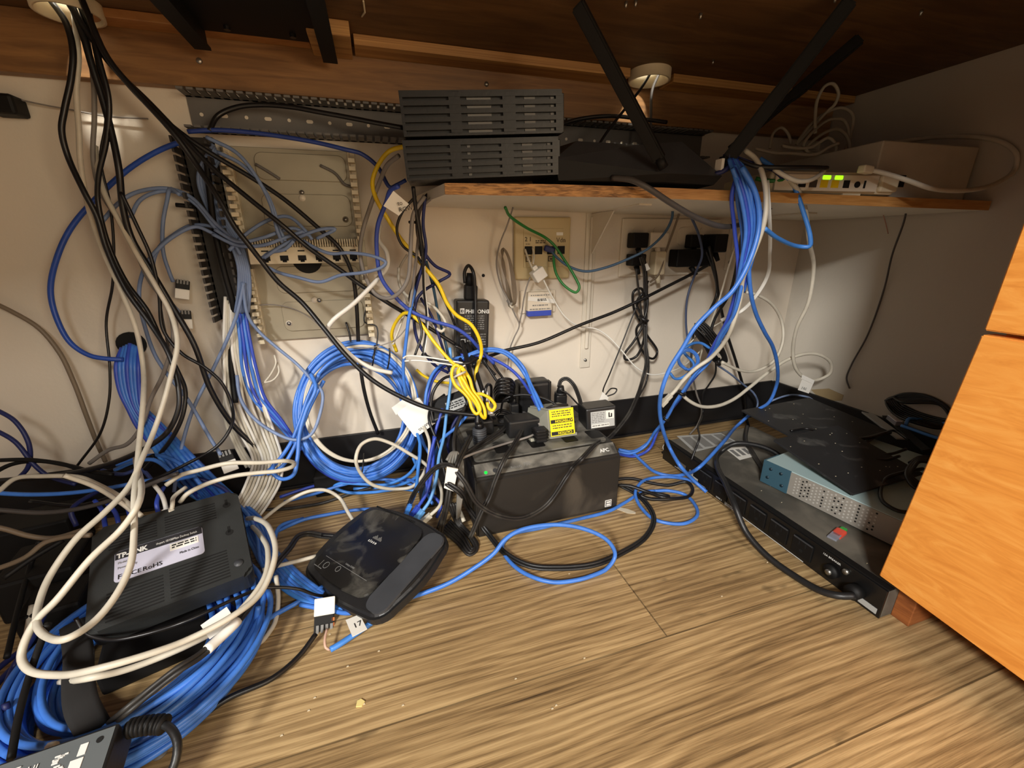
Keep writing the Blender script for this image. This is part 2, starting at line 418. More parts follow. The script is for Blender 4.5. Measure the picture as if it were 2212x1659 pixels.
bmesh.ops.recalc_face_normals(bm, faces=bm.faces)
link('tabletop', rel(desk, bm), PLYU, desk)
bm = bbox((-1.4, -.02, .684), (1.01, -.001, .7565), .001); link('wall_rail', rel(desk, bm), RAILW, desk)
for a, b_ in ((.0, .462), (.552, 1.01)):
    bm = bbox((a, -.064, .743), (b_, -.0205, .7565), .0008); link('plywood_strip', rel(desk, bm), PLYE, desk)
bm = bbox((-.06, -.10, .738), (-.004, -.0205, .7565), .001); link('end_block', rel(desk, bm), PLYE, desk)
bm = bbox((-.325, -.05, .746), (-.062, -.0205, .7565), .001); link('cleat', rel(desk, bm), OAKP, desk)
for (hx, hy, hr), gm in zip(HOLES, (CREAM, CREAM)):
    link('cable_grommet', rel(desk, ring(B(), (hx, hy), hr-.003, hr+.001, .741, .789)), gm, desk, True, 'cream grommet ring')
for px, py in ((1528, 36), (1553, 137), (2005, 37), (1367, 8), (1388, 6), (1820, 5)):
    p = PZ(px, py, .757)
    link('screw', rel(desk, cyl(B(), p-Vector((0, 0, .006)), p, .0015, .0022, 10)), METAL, desk, True, 'metal screw tip')
for px, py in ((1062, 181), (443, 120)):
    p = PY(px, py, -.02); link('screw', rel(desk, cyl(B(), p+Vector((0, -.002, 0)), p, .0035, .004, 14)), METAL, desk, True, 'metal screw head')
p = PY(1062, 203, -.02); link('screw_hole', rel(desk, cyl(B(), p+Vector((0, -.0004, 0)), p, .004, seg=14)), BLK, desk)
p = PZ(795, 20, .757); link('splinter', rel(desk, tube(B(), [p+Vector((0, .01, -.001)), p+Vector((.004, -.01, -.004)), p+Vector((.003, -.03, -.001))], .0012, 6)), CREAM, desk)
# tray bracket at the top left
tb = thing('slide_bracket', 'black steel tray bracket with two rails under the desk', 'bracket', (-.1, -.12, .75))
bm = bbox((-.20, -.40, .742), (-.035, -.055, .7565)); link('plate', rel(tb, bm), PLDK, tb)
for a in (-.205, -.042):
    bm = bbox((a, -.42, .722), (a+.012, -.048, .7565), .001); box(bm, (a-.004, -.42, .720), (a+.016, -.052, .7235)); link('rail', rel(tb, bm), PLDK, tb)
for a in (-.16, -.08):
    link('bolt', rel(tb, cyl(B(), (a, -.075, .738), (a, -.075, .743), .004)), BLACK, tb)
# ------------------------------------------------------------------ drawer cabinet on the right
OAK = wood('orange_oak_veneer', (226, 144, 60), (250, 178, 90), (2.5, 3, 16), .35, 2.0, noise=4, pos=(.3, .72), c3=(240, 160, 72))
DKW = wood('brown_base_wood', (120, 66, 32), (164, 98, 50), (2, 4, 20), .5, 1.5, noise=4)
cb = thing('drawer_cabinet', 'orange oak veneer cabinet with two drawer fronts at the right', 'cabinet', (.60, -.70, 0))
def hx(o, name, lo, hi, m, label=None):
    bm = hexa(B(), lo, hi); bmesh.ops.bevel(bm, geom=bm.edges[:], offset=.0012, segments=2, affect='EDGES'); return link(name, rel(o, bm), m, o, label=label)
hx(cb, 'carcass', [(.588, -1.05, .06), (1.008, -1.05, .06), (1.008, -.592, .06), (.588, -.592, .06)], [(.588, -1.05, .735), (1.008, -1.05, .735), (1.008, -.592, .735), (.588, -.592, .735)], OAK)
def front(ya, yb, z0a, z0b, z1a, z1b, yt):
    return [(.566, yb, z0b), (.586, yb, z0b), (.586, ya, z0a), (.566, ya, z0a)], [(.566, yb, z1b), (.586, yb, z1b), (.586, yt, z1a), (.566, yt, z1a)]
hx(cb, 'drawer_front', *front(-.569, -1.05, .062, -.0+.012+.01, .3745, .372, -.5845), OAK)
hx(cb, 'drawer_front', *front(-.585, -1.05, .379, .377, .736, .736, -.588), OAK)
bm = bbox((.598, -1.02, 0), (.99, -.72, .058)); link('base', rel(cb, bm), DKW, cb)
bm = bbox((.594, -.600, 0), (.64, -.580, .06), .001); link('leg', rel(cb, bm), DKW, cb)
# unseen block added off to the left to keep that side in shade
sp = thing('shade_block', 'dark wooden block added out of view to shade the left side', 'light blocker', (-.8, -.55, 0))
link('carcass', rel(sp, bbox((-1.05, -.8, .0), (-.56, -.32, .755), .001)), DKW, sp)
# ------------------------------------------------------------------ wall shelf and its brackets
def sdrop(x): return -.018*max(0, (x-.3)/.7)
sh = thing('wall_shelf', 'white laminate wall shelf with worn bare wood front edge', 'shelf', (.5, -.1, .53))
def shelfpoly(P, z0, z1):
    return hexa(B(), [(x, y, z0+sdrop(x)) for x, y in P], [(x, y, z1+sdrop(x)) for x, y in P])
FE = [(.100+(1.011-.100)*k/6, -.200-.14*k/6) for k in range(7)]
bm = shelfpoly([(.074, -.002)]+[(x, y+.0015) for x, y in FE]+[(1.011, -.002)], .530, .5445)
link('board', rel(sh, bm), LAM, sh, label='white laminate board')
EDGW = wood('worn_shelf_edge', (88, 62, 38), (206, 156, 96), (7, 7, 50), .6, .6, noise=6, pos=(.32, .62), c3=(160, 116, 68))
EDG2 = wood('clean_shelf_edge', (176, 124, 66), (208, 156, 92), (4, 4, 60), .5, 1, noise=5)
def edgeseg(k0, k1, m, lab):
    P = FE[k0:k1+1]
    bm = hexa(B(), [(x, y-.0008, .530+sdrop(x)) for x, y in P]+[(x, y+.0012, .530+sdrop(x)) for x, y in reversed(P)],
              [(x, y-.0008, .5447+sdrop(x)) for x, y in P]+[(x, y+.0012, .5447+sdrop(x)) for x, y in reversed(P)])
    link('edge', rel(sh, bm), m, sh, label=lab)
edgeseg(0, 2, EDGW, 'worn dark edge with bare wood showing'); edgeseg(2, 6, EDG2, 'orange wood edge')
for bx_, zz in ((.432, .0), (.80, 0)):
    t = thing('shelf_bracket', 'white steel shelf bracket with long screwed wall leg' if bx_ < .5 else 'white shelf bracket close to the right wall', 'bracket', (bx_, 0, .5))
    zb = .5295+sdrop(bx_+.0)
    zl = .192 if bx_ < .5 else .40
    bm = bbox((bx_-.012, -.004, zl), (bx_+.012, -.0005, zb), .001); box(bm, (bx_-.004, -.010, zl+.045), (bx_+.004, -.003, zb-.01), .003, 3)
    link('wall_leg', rel(t, bm), BRACK, t)
    ln = .19
    bm = bbox((bx_-.012, -ln, zb-.004), (bx_+.012, -.0005, zb-.0005), .001); link('shelf_arm', rel(t, bm), BRACK, t)
    bm = hexa(B(), [(bx_-.0015, -.004, zb-.09), (bx_-.0015, -.09, zb-.005), (bx_-.0015, -.004, zb-.005)], [(bx_+.0015, -.004, zb-.09), (bx_+.0015, -.09, zb-.005), (bx_+.0015, -.004, zb-.005)])
    link('gusset', rel(t, bm), BRACK, t)
    for z in (zl+.018, zb-.035):
        link('screw', rel(t, cyl(B(), (bx_, -.0065, z), (bx_, -.003, z), .003, .0042, 14)), METAL, t, True, 'metal screw head')
# ------------------------------------------------------------------ wiring ducts with teeth
def duct(label, x0, z0, x1, z1, horiz, m, group=None):
    t = thing('wiring_duct', label, 'cable duct', (x0, 0, z0))
    a, b_ = (x0, x1), (z0, z1)
    bm = bbox((x0, -.003, z0), (x1, -.0006, z1))
    link('back_channel', rel(t, bm), m, t)
    bm = B()
    if horiz:
        n = int((x1-x0)/.0125)
        for k in range(n):
            xa = x0+k*.0125
            for z in (z0, z1-.003): box(bm, (xa, -.040, z), (xa+.0085, -.003, z+.003))
        for z in (z0, z1-.003): box(bm, (x0, -.010, z), (x1, -.003, z+.003))
    else:
        n = int((z1-z0)/.0125)
        for k in range(n):
            za = z0+k*.0125
            for x in (x0, x1-.003): box(bm, (x, -.040, za), (x+.003, -.003, za+.0085))
        for x in (x0, x1-.003): box(bm, (x, -.010, z0), (x+.003, -.003, z1))
    link('slotted_sides', rel(t, bm), m, t)
    bm = B(); n = int(((x1-x0) if horiz else (z1-z0))/.03)
    for k in range(n):
        w = .005 if k % 2 else .0025
        if horiz: c = (x0+.015+k*.03, (z0+z1)/2); prism(bm, rrect(-w, -.0025, w, .0025, .0024), 0, .0004, Matrix.Translation((c[0], -.0031, c[1])) @ Matrix.Rotation(math.pi/2, 4, 'X'))
        else: c = ((x0+x1)/2, z0+.015+k*.03); prism(bm, rrect(-.0025, -w, .0025, w, .0024), 0, .0004, Matrix.Translation((c[0], -.0031, c[1])) @ Matrix.Rotation(math.pi/2, 4, 'X'))
    link('mounting_slots', rel(t, bm), WPLATE, t, label='pale slots showing the wall')
    return t
duct('grey slotted wiring duct running along under the desk rail', -.246, .628, .68, .678, True, DUCT)
duct('dark slotted wiring duct running down the left of the metal plate', -.268, .345, -.222, .622, False, DUCTD)
# wiring backplate
wp_ = thing('wiring_backplate', 'tall zinc wiring backplate screwed to the wall behind the cables', 'backplate', (-.1, 0, .45))
bm = bbox((-.205, -.008, .303), (-.018, -.0008, .612), .001)
link('plate', rel(wp_, bm), PANEL, wp_)
bm = B()
for z0, z1 in ((.565, .605), (.495, .545), (.385, .43), (.318, .37)):
    prism(bm, rrect(-.17, z0, -.034, z1, .012), 0, .0028, Matrix.Translation((0, -.0079, 0)) @ Matrix.Rotation(math.pi/2, 4, 'X'))
bmesh.ops.bevel(bm, geom=bm.edges[:], offset=.0008, segments=1, affect='EDGES')
link('raised_panel', rel(wp_, bm), PANEL, wp_)
for px, py in ((660, 420), (683, 641), (753, 468), (627, 690)):
    p = PY(px, py, -.010)
    link('mounting_hole', rel(wp_, cyl(B(), p+Vector((0, -.0012, 0)), p, .0052, seg=18)), WPLATE if py != 468 else PANEL, wp_, True)
    p = PY(px+(10 if py == 641 else 0), py-(12 if py == 420 else 0), -.010); link('screw', rel(wp_, cyl(B(), p+Vector((0, -.003, 0)), p, .0034, seg=14)), METAL, wp_, True)
for sx_, w in ((-.212, .012), (-.030, .012)):
    for za, zb in ((.472, .612), (.303, .430)):
        bm = bbox((sx_, -.012, za), (sx_+.005, -.006, zb), .0006); box(bm, (sx_+.004, -.020, za), (sx_+w, -.008, zb-.002), .0006)
        n = int((zb-za)/.012)
        for k in range(n): box(bm, (sx_+.001, -.034, za+k*.012), (sx_+.0115, -.018, za+k*.012+.0065), .0005)
        link('fanning_strip', rel(wp_, bm), CREAM, wp_, label='cream fanning strip')
p = PY(668, 552, -.010); link('cable_hole', rel(wp_, cyl(B(), p+Vector((0, -.0008, 0)), p, .024, seg=28)), BLK, wp_)
for pts in (((700, 350), (732, 368), (752, 392), (768, 398)), ((560, 345), (585, 360), (612, 378))):
    link('hook', rel(wp_, tube(B(), spline([PY(x, y, -.013) for x, y in pts]), .0022, 8)), DUCT, wp_, True)
# patch block
pb = thing('patch_block', 'cream punch-down block with a row of jacks on the metal plate', 'patch block', (-.1, -.03, .45))
bm = bbox((-.194, -.052, .436), (-.024, -.009, .462), .001); link('body', rel(pb, bm), CREAM, pb)
bm = B()
for k in range(44): box(bm, (-.190+k*.0038, -.052, .462), (-.1885+k*.0038, -.040, .474))
box(bm, (-.192, -.046, .4615), (-.026, -.034, .466)); link('punch_down_strip', rel(pb, bm), CREAM, pb)
for k in range(6):
    x = -.176+k*.0265
    bm = bbox((x, -.0528, .441), (x+.012, -.0519, .449)); box(bm, (x+.003, -.0528, .4385), (x+.009, -.0519, .442)); link('jack', rel(pb, bm), BLK, pb)
    bm = bbox((x+.001, -.0528, .455), (x+.011, -.0519, .457)); link('slot', rel(pb, bm), BLK, pb)
# round black hole behind the block
# ------------------------------------------------------------------ stacked vented boxes
def vented(label, pos, rot, L, W, H, sz):
    t = thing('network_box', label, 'network device', pos, rot, group='black vented network boxes on the shelf end')
    bm = B(); box(bm, (0, .006, 0), (L, W, H), .0015); link('case', bm, PLBLK, t)
    gx = [(.018, .29), (.36, .62), (.70, .96)]; n = 5; bm = B()
    rows = [(H*(.06+.9*k/n), H*(.06+.9*(k+1)/n)) for k in range(n)]
    # front grille: frame bars between slots
    box(bm, (0, 0, 0), (L, .006, H*.06)); box(bm, (0, 0, H*.96), (L, .006, H))
    for a, b_ in ((0, gx[0][0]), (gx[0][1], gx[1][0]), (gx[1][1], gx[2][0]), (gx[2][1], 1)): box(bm, (a*L, 0, H*.05), (b_*L, .006, H*.97))
    for r0, r1 in rows: box(bm, (.001, -.0006, r0+(r1-r0)*.42), (L-.001, .005, r1))
    link('vent_grille', bm, PLBLK, t)
    bm = B(); rnd = random.Random(sz)
    for r0, r1 in rows:
        for a, b_ in ((.40, .55) if sz else (.40, .42), (.76, .83), (.93, .955)): box(bm, (a*L, .0045, r0+.0005), (b_*L, .0062, r0+(r1-r0)*.38))
    link('board_edge', bm, INKG, t, label='grey parts showing through the vents')
    bm = bbox((L, .01, .002), (L+.006, W-.01, H-.002), .001); link('mounting_ear', bm, PLBLK, t)
vented('black vented network box, lower one of the stack on the shelf end', (.0497, -.200, .5462), (3.5, -3, -7), .212, .13, .0475, 0)
vented('black vented network box, upper one of the stack on the shelf end', (.0500, -.204, .5975), (3, -3, -7), .214, .13, .051, 1)
# ------------------------------------------------------------------ angular router with three big antennas
rt = thing('wireless_router', 'black angular wireless router with big antennas on the shelf', 'router', (.40, -.17, .546))
lo = [(.262, -.222, .550), (.420, -.252, .549), (.500, -.262, .546), (.53, -.10, .546), (.40, -.05, .548), (.285, -.075, .550)]
mid = [(.255, -.222, .578), (.420, -.258, .560), (.508, -.268, .558), (.540, -.098, .572), (.40, -.040, .580), (.27, -.066, .582)]
hi = [(.305, -.185, .610), (.400, -.205, .606), (.470, -.215, .612), (.52, -.125, .618), (.41, -.07, .620), (.31, -.10, .618)]
bm = hexa(B(), lo, mid); link('base', rel(rt, bm), PLDK, rt)
bm = B(); a = [bm.verts.new(p) for p in mid]; b_ = [bm.verts.new(p) for p in hi]; c = bm.verts.new((.40, -.16, .598))
for i in range(6):
    bm.faces.new((a[i], a[(i+1) % 6], b_[(i+1) % 6])); bm.faces.new((a[i], b_[(i+1) % 6], b_[i])); bm.faces.new((b_[i], b_[(i+1) % 6], c))
bm.faces.new(list(reversed(a))); bmesh.ops.recalc_face_normals(bm, faces=bm.faces)
link('shell', rel(rt, bm), PLGREY, rt, label='faceted charcoal shell')
def antenna(b0, t0, w0, w1, rr=.35):
    d = (t0-b0); M, lx, ly = frame(b0, t0, b0+Vector((.1, -.1, .0))); bm = B()
    prism(bm, [(0, -w0), (lx*.45, -w0), (lx*.5, -w1), (lx, -w1), (lx, w1), (lx*.5, w1), (lx*.45, w0), (0, w0)], -w0*rr*1.6, w0*rr*1.6, M)
    bmesh.ops.recalc_face_normals(bm, faces=bm.faces)
    bmesh.ops.bevel(bm, geom=bm.edges[:], offset=.002, segments=2, affect='EDGES')
    an = link('antenna', rel(rt, bm), PLDK, rt); link('hinge', rel(rt, cyl(B(), b0-d.normalized()*.012, b0+d.normalized()*.004, w0*.8)), PLDK, rt, True)
antenna(PY(1434, 352, -.262), PZ(1262, 12, .745), .0085, .0085, .4)
antenna(PY(1582, 352, -.262), PZ(1852, 14, .742), .0095, .009, .5)
antenna(PY(1600, 318, -.20), PZ(1872, 96, .742), .0065, .0085, .4)
# cream modem
md = thing('modem', 'flat cream modem with green lights on the right of the shelf', 'modem', (.72, -.24, .535), (0, 1, -14))
bm = bbox((-.105, -.05, .001), (.105, .09, .033), .003); link('case', bm, CREAM, md)
bm = bbox((-.10, -.056, .004), (.07, -.05, .028), .001); link('port_panel', bm, WPLATE, md)
for k, (x, w, m_) in enumerate(((-.062, .012, BLK), (-.044, .012, DGREY), (-.026, .012, YEL), (-.008, .012, YEL), (.012, .010, BLK), (.031, .008, BLK), (.046, .003, BLK))):
    if k == 5: link('port', cyl(B(), (x+.004, -.0575, .014), (x+.004, -.0555, .014), .0045), m_, md, label='round black power port')
    else: link('port', bbox((x, -.0568, .009), (x+w, -.0555, .020)), m_, md)
for x in (-.024, -.004): link('indicator_light', bbox((x, -.0572, .021), (x+.013, -.0555, .0265), .001), LIMELED, md, label='lit green light')
link('corner_cap', bbox((.075, -.056, .004), (.106, -.04, .030), .003), CREAM, md)
link('foot', bbox((.02, -.05, -.003), (.05, -.03, .002)), CREAM, md)
# white carton
ct = thing('white_box', 'pale grey box against the right wall on the shelf', 'box', (.905, -.20, .530), (0, 1.2, -6))
link('carton', bbox((-.10, -.10, .001), (.10, .12, .085), .002), mat('pale_grey_box', (196, 190, 176), .6, var=.05), ct)
link('sticker', bbox((-.052, -.1012, .018), (-.038, -.0998, .036)), BLK, ct, label='small dark sticker')
# ------------------------------------------------------------------ wall plates
def wallbox(name, label, cat, px0, py0, px1, py1, th=.006, m=WPLATE, part='plate', bev=.0015, group=None):
    a = PY(px0, py1, 0); b_ = PY(px1, py0, 0); t = thing(name, label, cat, (a.x, 0, a.z), group=group); w, h = b_.x-a.x, b_.z-a.z
    link(part, bbox((0, -th, 0), (w, -.0006, h), bev), m, t); return t, w, h
t, w, h = wallbox('phone_wall_plate', 'beige phone and network wall plate with four jacks', 'wall plate', 1113, 472, 1236, 604, .010, IVORY, bev=.003)
link('inner_frame', bbox((w*.15, -.0112, h*.20), (w*.86, -.0098, h*.82), .0006), IVORY, t)
for x, m_ in ((.17, BLK), (.35, BLK), (.57, BLK), (.76, BLK)):
    link('jack', bbox((w*x, -.0120, h*.41), (w*(x+.13), -.0108, h*.54)), m_, t)
for k, x in enumerate((.19, .59)):
    bm = bbox((w*x, -.0118, h*.29), (w*(x+.10), -.0110, h*.38)); link('icon_frame', bm, INKBR, t)
    link('icon', bbox((w*(x+.015), -.0122, h*.305), (w*(x+.085), -.0116, h*.365)), IVORY, t); link('icon_symbol', bbox((w*(x+.03), -.0126, h*.315), (w*(x+.07), -.0120, h*.345)), INKBR, t)
text(t, '2 1', .0115, (w*.17, -.0116, h*.62), INKBR, bold=.0002)
text(t, 'Vdn', .0130, (w*.73, -.0116, h*.60), INKBR)
bm = B(); bars(bm, w*.36, w*.54, -.0114, h*.58, h*.64, 2, .6, 3); bars(bm, w*.19, w*.27, -.0114, h*.565, h*.585, 1, .5, 4); link('small_print', bm, INKBR, t)
link('paper_label', bbox((w*.73, -.0122, h*.71), (w*.85, -.0112, h*.76)), CARD, t)
t, w, h = wallbox('socket_wall_plate', 'large white socket plate with four outlets under the shelf', 'wall plate', 1338, 482, 1560, 602, .006, WPLATE)
for fx in (.09, .30, .56, .78):
    for fz in (.55, .12):
        link('outlet', prism(B(), rrect(w*fx, h*fz, w*(fx+.16), h*(fz+.30), .006), .0055, .0085, Matrix.Rotation(math.pi/2, 4, 'X')), WPLATE, t)
def plugbox(label, px0, py0, px1, py1, d0, d1, m=PLDK, name='power_plug', bev=.003, extra=None):
    a = PY(px0, py1, -d0); b_ = PY(px1, py0, -d0); t = thing(name, label, 'plug', (a.x, -d0, a.z)); w, h = b_.x-a.x, b_.z-a.z
    link('body', bbox((0, -(d1-d0), 0), (w, 0, h), bev, 3), m, t)
    link('strain_relief', cyl(B(), (w*.5, -(d1-d0)*.6, 0), (w*.62, -(d1-d0)*.8, -.018), .006, .0045), m, t, True)
    return t, w, h
plugbox('black power plug in the upper left outlet', 1358, 508, 1394, 540, .0087, .034)
plugbox('black power plug in the lower left outlet', 1355, 553, 1388, 578, .0087, .034)
plugbox('white power plug in the second outlet column', 1397, 508, 1440, 540, .0087, .030, WPLATE)
plugbox('black power plug at the far right outlet', 1482, 514, 1512, 542, .0087, .030)
plugbox('black angled power plug hanging over the wide adapter', 1518, 514, 1550, 552, .0087, .052)
plugbox('wide black adapter plugged into the right outlets', 1446, 545, 1528, 582, .0087, .040)
plugbox('cream ribbed plug with yellow boot in the middle outlet', 1404, 548, 1432, 598, .0087, .032, CREAM)
# small phone filter
t, w, h = wallbox('phone_junction_box', 'small white phone line box with blue connectors', 'junction box', 1137, 629, 1190, 671, .018, WPLATE, 'case', .002)
link('bracket_plate', bbox((-.012, -.004, -.006), (w+.013, -.001, h+.002), .001), WPLATE, t)
bm = bbox((.001, -.017, -.011), (w-.001, -.004, .0005), .001); link('connector_block', bm, DBLUE, t, label='deep blue connector block')
bm = B(); bars(bm, .006, w-.006, -.0182, h*.78, h*.88, 1, .5, 8); bars(bm, .010, w-.010, -.0182, h*.25, h*.36, 1, .6, 9); bars(bm, .004, w-.004, -.0182, h*.05, h*.16, 1, .5, 10)
link('small_print', bm, INKG, t)
bm = bbox((.0, -.0186, h*.48), (w+.006, -.0180, h*.70)); bmesh.ops.rotate(bm, verts=bm.verts, cent=(w/2, 0, h*.6), matrix=Matrix.Rotation(math.radians(8), 3, 'Y')); link('paper_strip', bm, CARD, t)
bm = B(); bars(bm, w*.38, w*.75, -.0190, h*.52, h*.66, 2, .6, 12); link('label_print', bm, INKB, t)
# white splitter cube
M, lx, ly = frame(PY(1162, 612, -.030), PY(1184, 596, -.030), PY(1146, 595, -.030))
t = thing('phone_splitter', 'small white phone splitter hanging in front of the beige plate', 'splitter', mtx=M)
link('case', bbox((0, 0, -.012), (lx, ly, .012), .002), BWHITE, t)
link('neck', bbox((lx*.3, ly, -.005), (lx*.7, ly+.008, .005), .001), BWHITE, t)
for px, py in ((1048, 594),):
    p = PY(px, py, 0); t = thing('wall_hole', 'small drilled hole in the white wall beside the power brick', 'hole', p); link('hole', cyl(B(), (0, -.0012, 0), (0, -.0002, 0), .0032), BLK, t)
# ------------------------------------------------------------------ black power brick hung on the wall
a = PY(985, 792, -.035); b_ = PY(1046, 643, -.035)
t = thing('power_brick', 'black hanging power brick with white printed text beside yellow cable', 'power adapter', (PY(980, 644, -.03).x, -.004, .235), (0, 3, 0))
w, h = .066, .128
link('case', bbox((0, -.032, 0), (w, 0, h), .004, 3), PLBLK, t)
link('socket_head', bbox((w*.28, -.026, h-.001), (w*.66, -.006, h+.028), .004, 3), PLDK, t)
link('plug_boot', cyl(B(), (w*.44, -.016, h+.026), (w*.44, -.016, h+.050), .009, .006), PLDK, t, True)
bm = bbox((w*.11, -.0326, h*.80), (w*.24, -.0322, h*.88)); link('logo', bm, INKW, t, label='white square spiral logo')
link('logo_mark', bbox((w*.135, -.0329, h*.822), (w*.215, -.0325, h*.858)), PLBLK, t); link('logo_mark', bbox((w*.16, -.0332, h*.832), (w*.20, -.0328, h*.848)), INKW, t)
text(t, 'PHIHONG', .0105, (w*.27, -.0324, h*.805), INKW, bold=.00025); text(t, 'USA', .0045, (w*.86, -.0324, h*.83), INKW)
bm = B(); bars(bm, w*.25, w*.84, -.0322, h*.55, h*.78, 7, .45, 21); bars(bm, w*.12, w*.45, -.0322, h*.44, h*.52, 2, .45, 22); bars(bm, w*.6, w*.9, -.0322, h*.30, h*.50, 5, .5, 23); link('small_print', bm, INKG, t)
text(t, 'CE', .009, (w*.12, -.0324, h*.36), INKW, bold=.0002); text(t, 'c UL us', .0055, (w*.33, -.0324, h*.37), INKW)
text(t, 'LPS', .007, (w*.62, -.0324, h*.22), INKW)
link('white_sticker', bbox((w*.62, -.0326, h*.02), (w*.88, -.0321, h*.10)), PAPERG, t)
# ------------------------------------------------------------------ battery backup unit
ups = thing('battery_backup', 'dusty black battery backup unit standing in front of the wall', 'battery backup', (.112, -.268, 0), (0, 0, 0.6))
UW, UD, UH = .263, .196, .124
P = [(0, .002), (.002, 0), (.0, 0)]
prof = [(0, .0), (-.002, .004), (-.002, .107), (.004, .112), (.022, .1235), (.19, .1255), (UD, .118), (UD, 0)]   # (y,z) side profile
bm = B(); prism(bm, [(y, z) for y, z in prof], 0, UW, Matrix(((0, 0, 1, 0), (1, 0, 0, 0), (0, 1, 0, 0), (0, 0, 0, 1))))
bmesh.ops.recalc_face_normals(bm, faces=bm.faces); bmesh.ops.bevel(bm, geom=bm.edges[:], offset=.0025, segments=2, affect='EDGES')
link('case', bm, mat('matte_black_case', (34, 31, 28), .55, var=.12, vs=14, dust=.16, dcol=(70, 64, 56), ds=9), ups)
bm = B(); prism(bm, rrect(.008, .030, UW-.01, UD-.014, .008), .1235, .1262); link('outlet_deck', bm, PLDUST, ups, label='dusty outlet deck')
for k in range(8):
    cx, cy = .03+.032*k-(.012 if k == 7 else 0), (.06 if k % 2 else .135)
    link('outlet', prism(B(), rrect(cx-.013, cy-.016, cx+.013, cy+.016, .004), .126, .1268), PLDK, ups)
hexa(bm := B(), [(.004, .004, .1118), (UW-.004, .004, .1118), (UW-.004, .0225, .1245), (.004, .0225, .1245)], [(.004, .0035, .1122), (UW-.004, .0035, .1122), (UW-.004, .022, .1250), (.004, .022, .1250)])
link('control_strip', bm, PLDUST, ups, label='dusty sloping top strip')
xs, ys = (1, 0, 0), (0, .019, .0125)
link('power_button', cyl(B(), (.020, .0085, .1147), (.020, .0078, .1162), .0026), GREENLED, ups, label='green lit power button')
link('mute_button', cyl(B(), (.036, .0095, .1153), (.036, .0088, .1168), .0040), PLGREY, ups)
text(ups, 'APC', .0095, (UW-.036, .0080, .1165), INKW, xs, ys, bold=.0003)
text(ups, 'Back-UPS', .005, (.062, .0070, .1160), INKG, xs, ys); text(ups, '750', .008, (.085, .0080, .1162), INKG, xs, ys)
link('energy_sticker', bbox((UW-.026, -.0026, .009), (UW-.013, -.0019, .023)), INKW, ups, label='small white square energy sticker')
link('energy_sticker', bbox((UW-.0245, -.0029, .0105), (UW-.0145, -.0024, .0215)), BLACK, ups); 
bm = bbox((UW-.0235, -.0032, .017), (UW-.0155, -.0027, .0205)); box(bm, (UW-.0235, -.0032, .0115), (UW-.0155, -.0027, .0155)); link('energy_print', bm, INKW, ups)
# grey adapter with CAUTION sticker
M, lx, ly = frame(PY(1187, 950, -.205), PY(1241, 943, -.205), PY(1187, 885, -.190))
t = thing('power_adapter', 'grey wedge adapter with yellow caution sticker on the battery backup', 'power adapter', mtx=M)
SK = mat('dusty_grey_plastic', (142, 142, 130), .55, var=.1, vs=20, dust=.2, dcol=(170, 166, 150), ds=20)
hexa(bm := B(), [(0, .002, 0), (lx, .002, 0), (lx+.004, .006, -.055), (-.034, .006, -.055)], [(0, ly, 0), (lx, ly, 0), (lx-.004, ly+.004, -.055), (-.020, ly+.004, -.055)]); bmesh.ops.bevel(bm, geom=bm.edges[:], offset=.003, segments=2, affect='EDGES')
link('case', bm, SK, t)
link('flange', bbox((-.036, -.001, -.058), (lx+.006, .005, -.004), .001), SK, t)
cs = link('caution_sticker', bbox((.0015, .004, -.0002), (lx-.0005, ly-.002, .0006)), CYEL, t, label='yellow sticker')
for yy, s in ((.0055, 'CAUTION'), (ly*.50, 'ATTENTION')):
    link('black_band', bbox((.003, yy, .0005), (lx-.003, yy+.0065, .0009)), INKB, cs)
    text(cs, s, .0065, (lx-.006 if s == 'CAUTION' else lx-.0035, yy+.0056, .0011), CYEL, (-1, 0, 0), (0, -1, 0), bold=.00015, sx=.95)
bm = topbars(B(), .006, lx-.006, ly*.30, ly*.46, .0006, 2, .4, 31); topbars(bm, .006, lx-.006, ly*.70, ly*.92, .0006, 3, .4, 32); link('small_print', bm, INKBR, t)
# black adapter with grey label
M, lx, ly = frame(PY(1266, 938, -.185), PY(1331, 930, -.192), PY(1262, 888, -.180))
t = thing('power_adapter', 'black square adapter with silver label on the battery backup edge', 'power adapter', mtx=M)
link('case', bbox((0, 0, -.05), (lx, ly, 0), .003), PLBLK, t)
link('sticker', bbox((lx*.14, ly*.16, -.0002), (lx*.92, ly*.86, .0006)), mat('silver_label', (186, 188, 186), .4), t, label='silver rating label')
link('sticker_white', bbox((lx*.64, ly*.50, .0005), (lx*.90, ly*.84, .0009)), CARD, t); link('sticker_white', bbox((lx*.16, ly*.19, .0005), (lx*.74, ly*.32, .0009)), CARD, t)
bm = topbars(B(), lx*.17, lx*.60, ly*.38, ly*.82, .0006, 6, .4, 41); topbars(bm, lx*.18, lx*.72, ly*.22, ly*.30, .0009, 1, .6, 42); link('small_print', bm, INKG, t)
bm = bbox((lx*.72, ly*.56, .0009), (lx*.76, ly*.76, .0012)); box(bm, (lx*.72, ly*.56, .0009), (lx*.84, ly*.60, .0012)); box(bm, (lx*.80, ly*.56, .0009), (lx*.84, ly*.72, .0012)); link('house_symbol', bm, INKB, t)
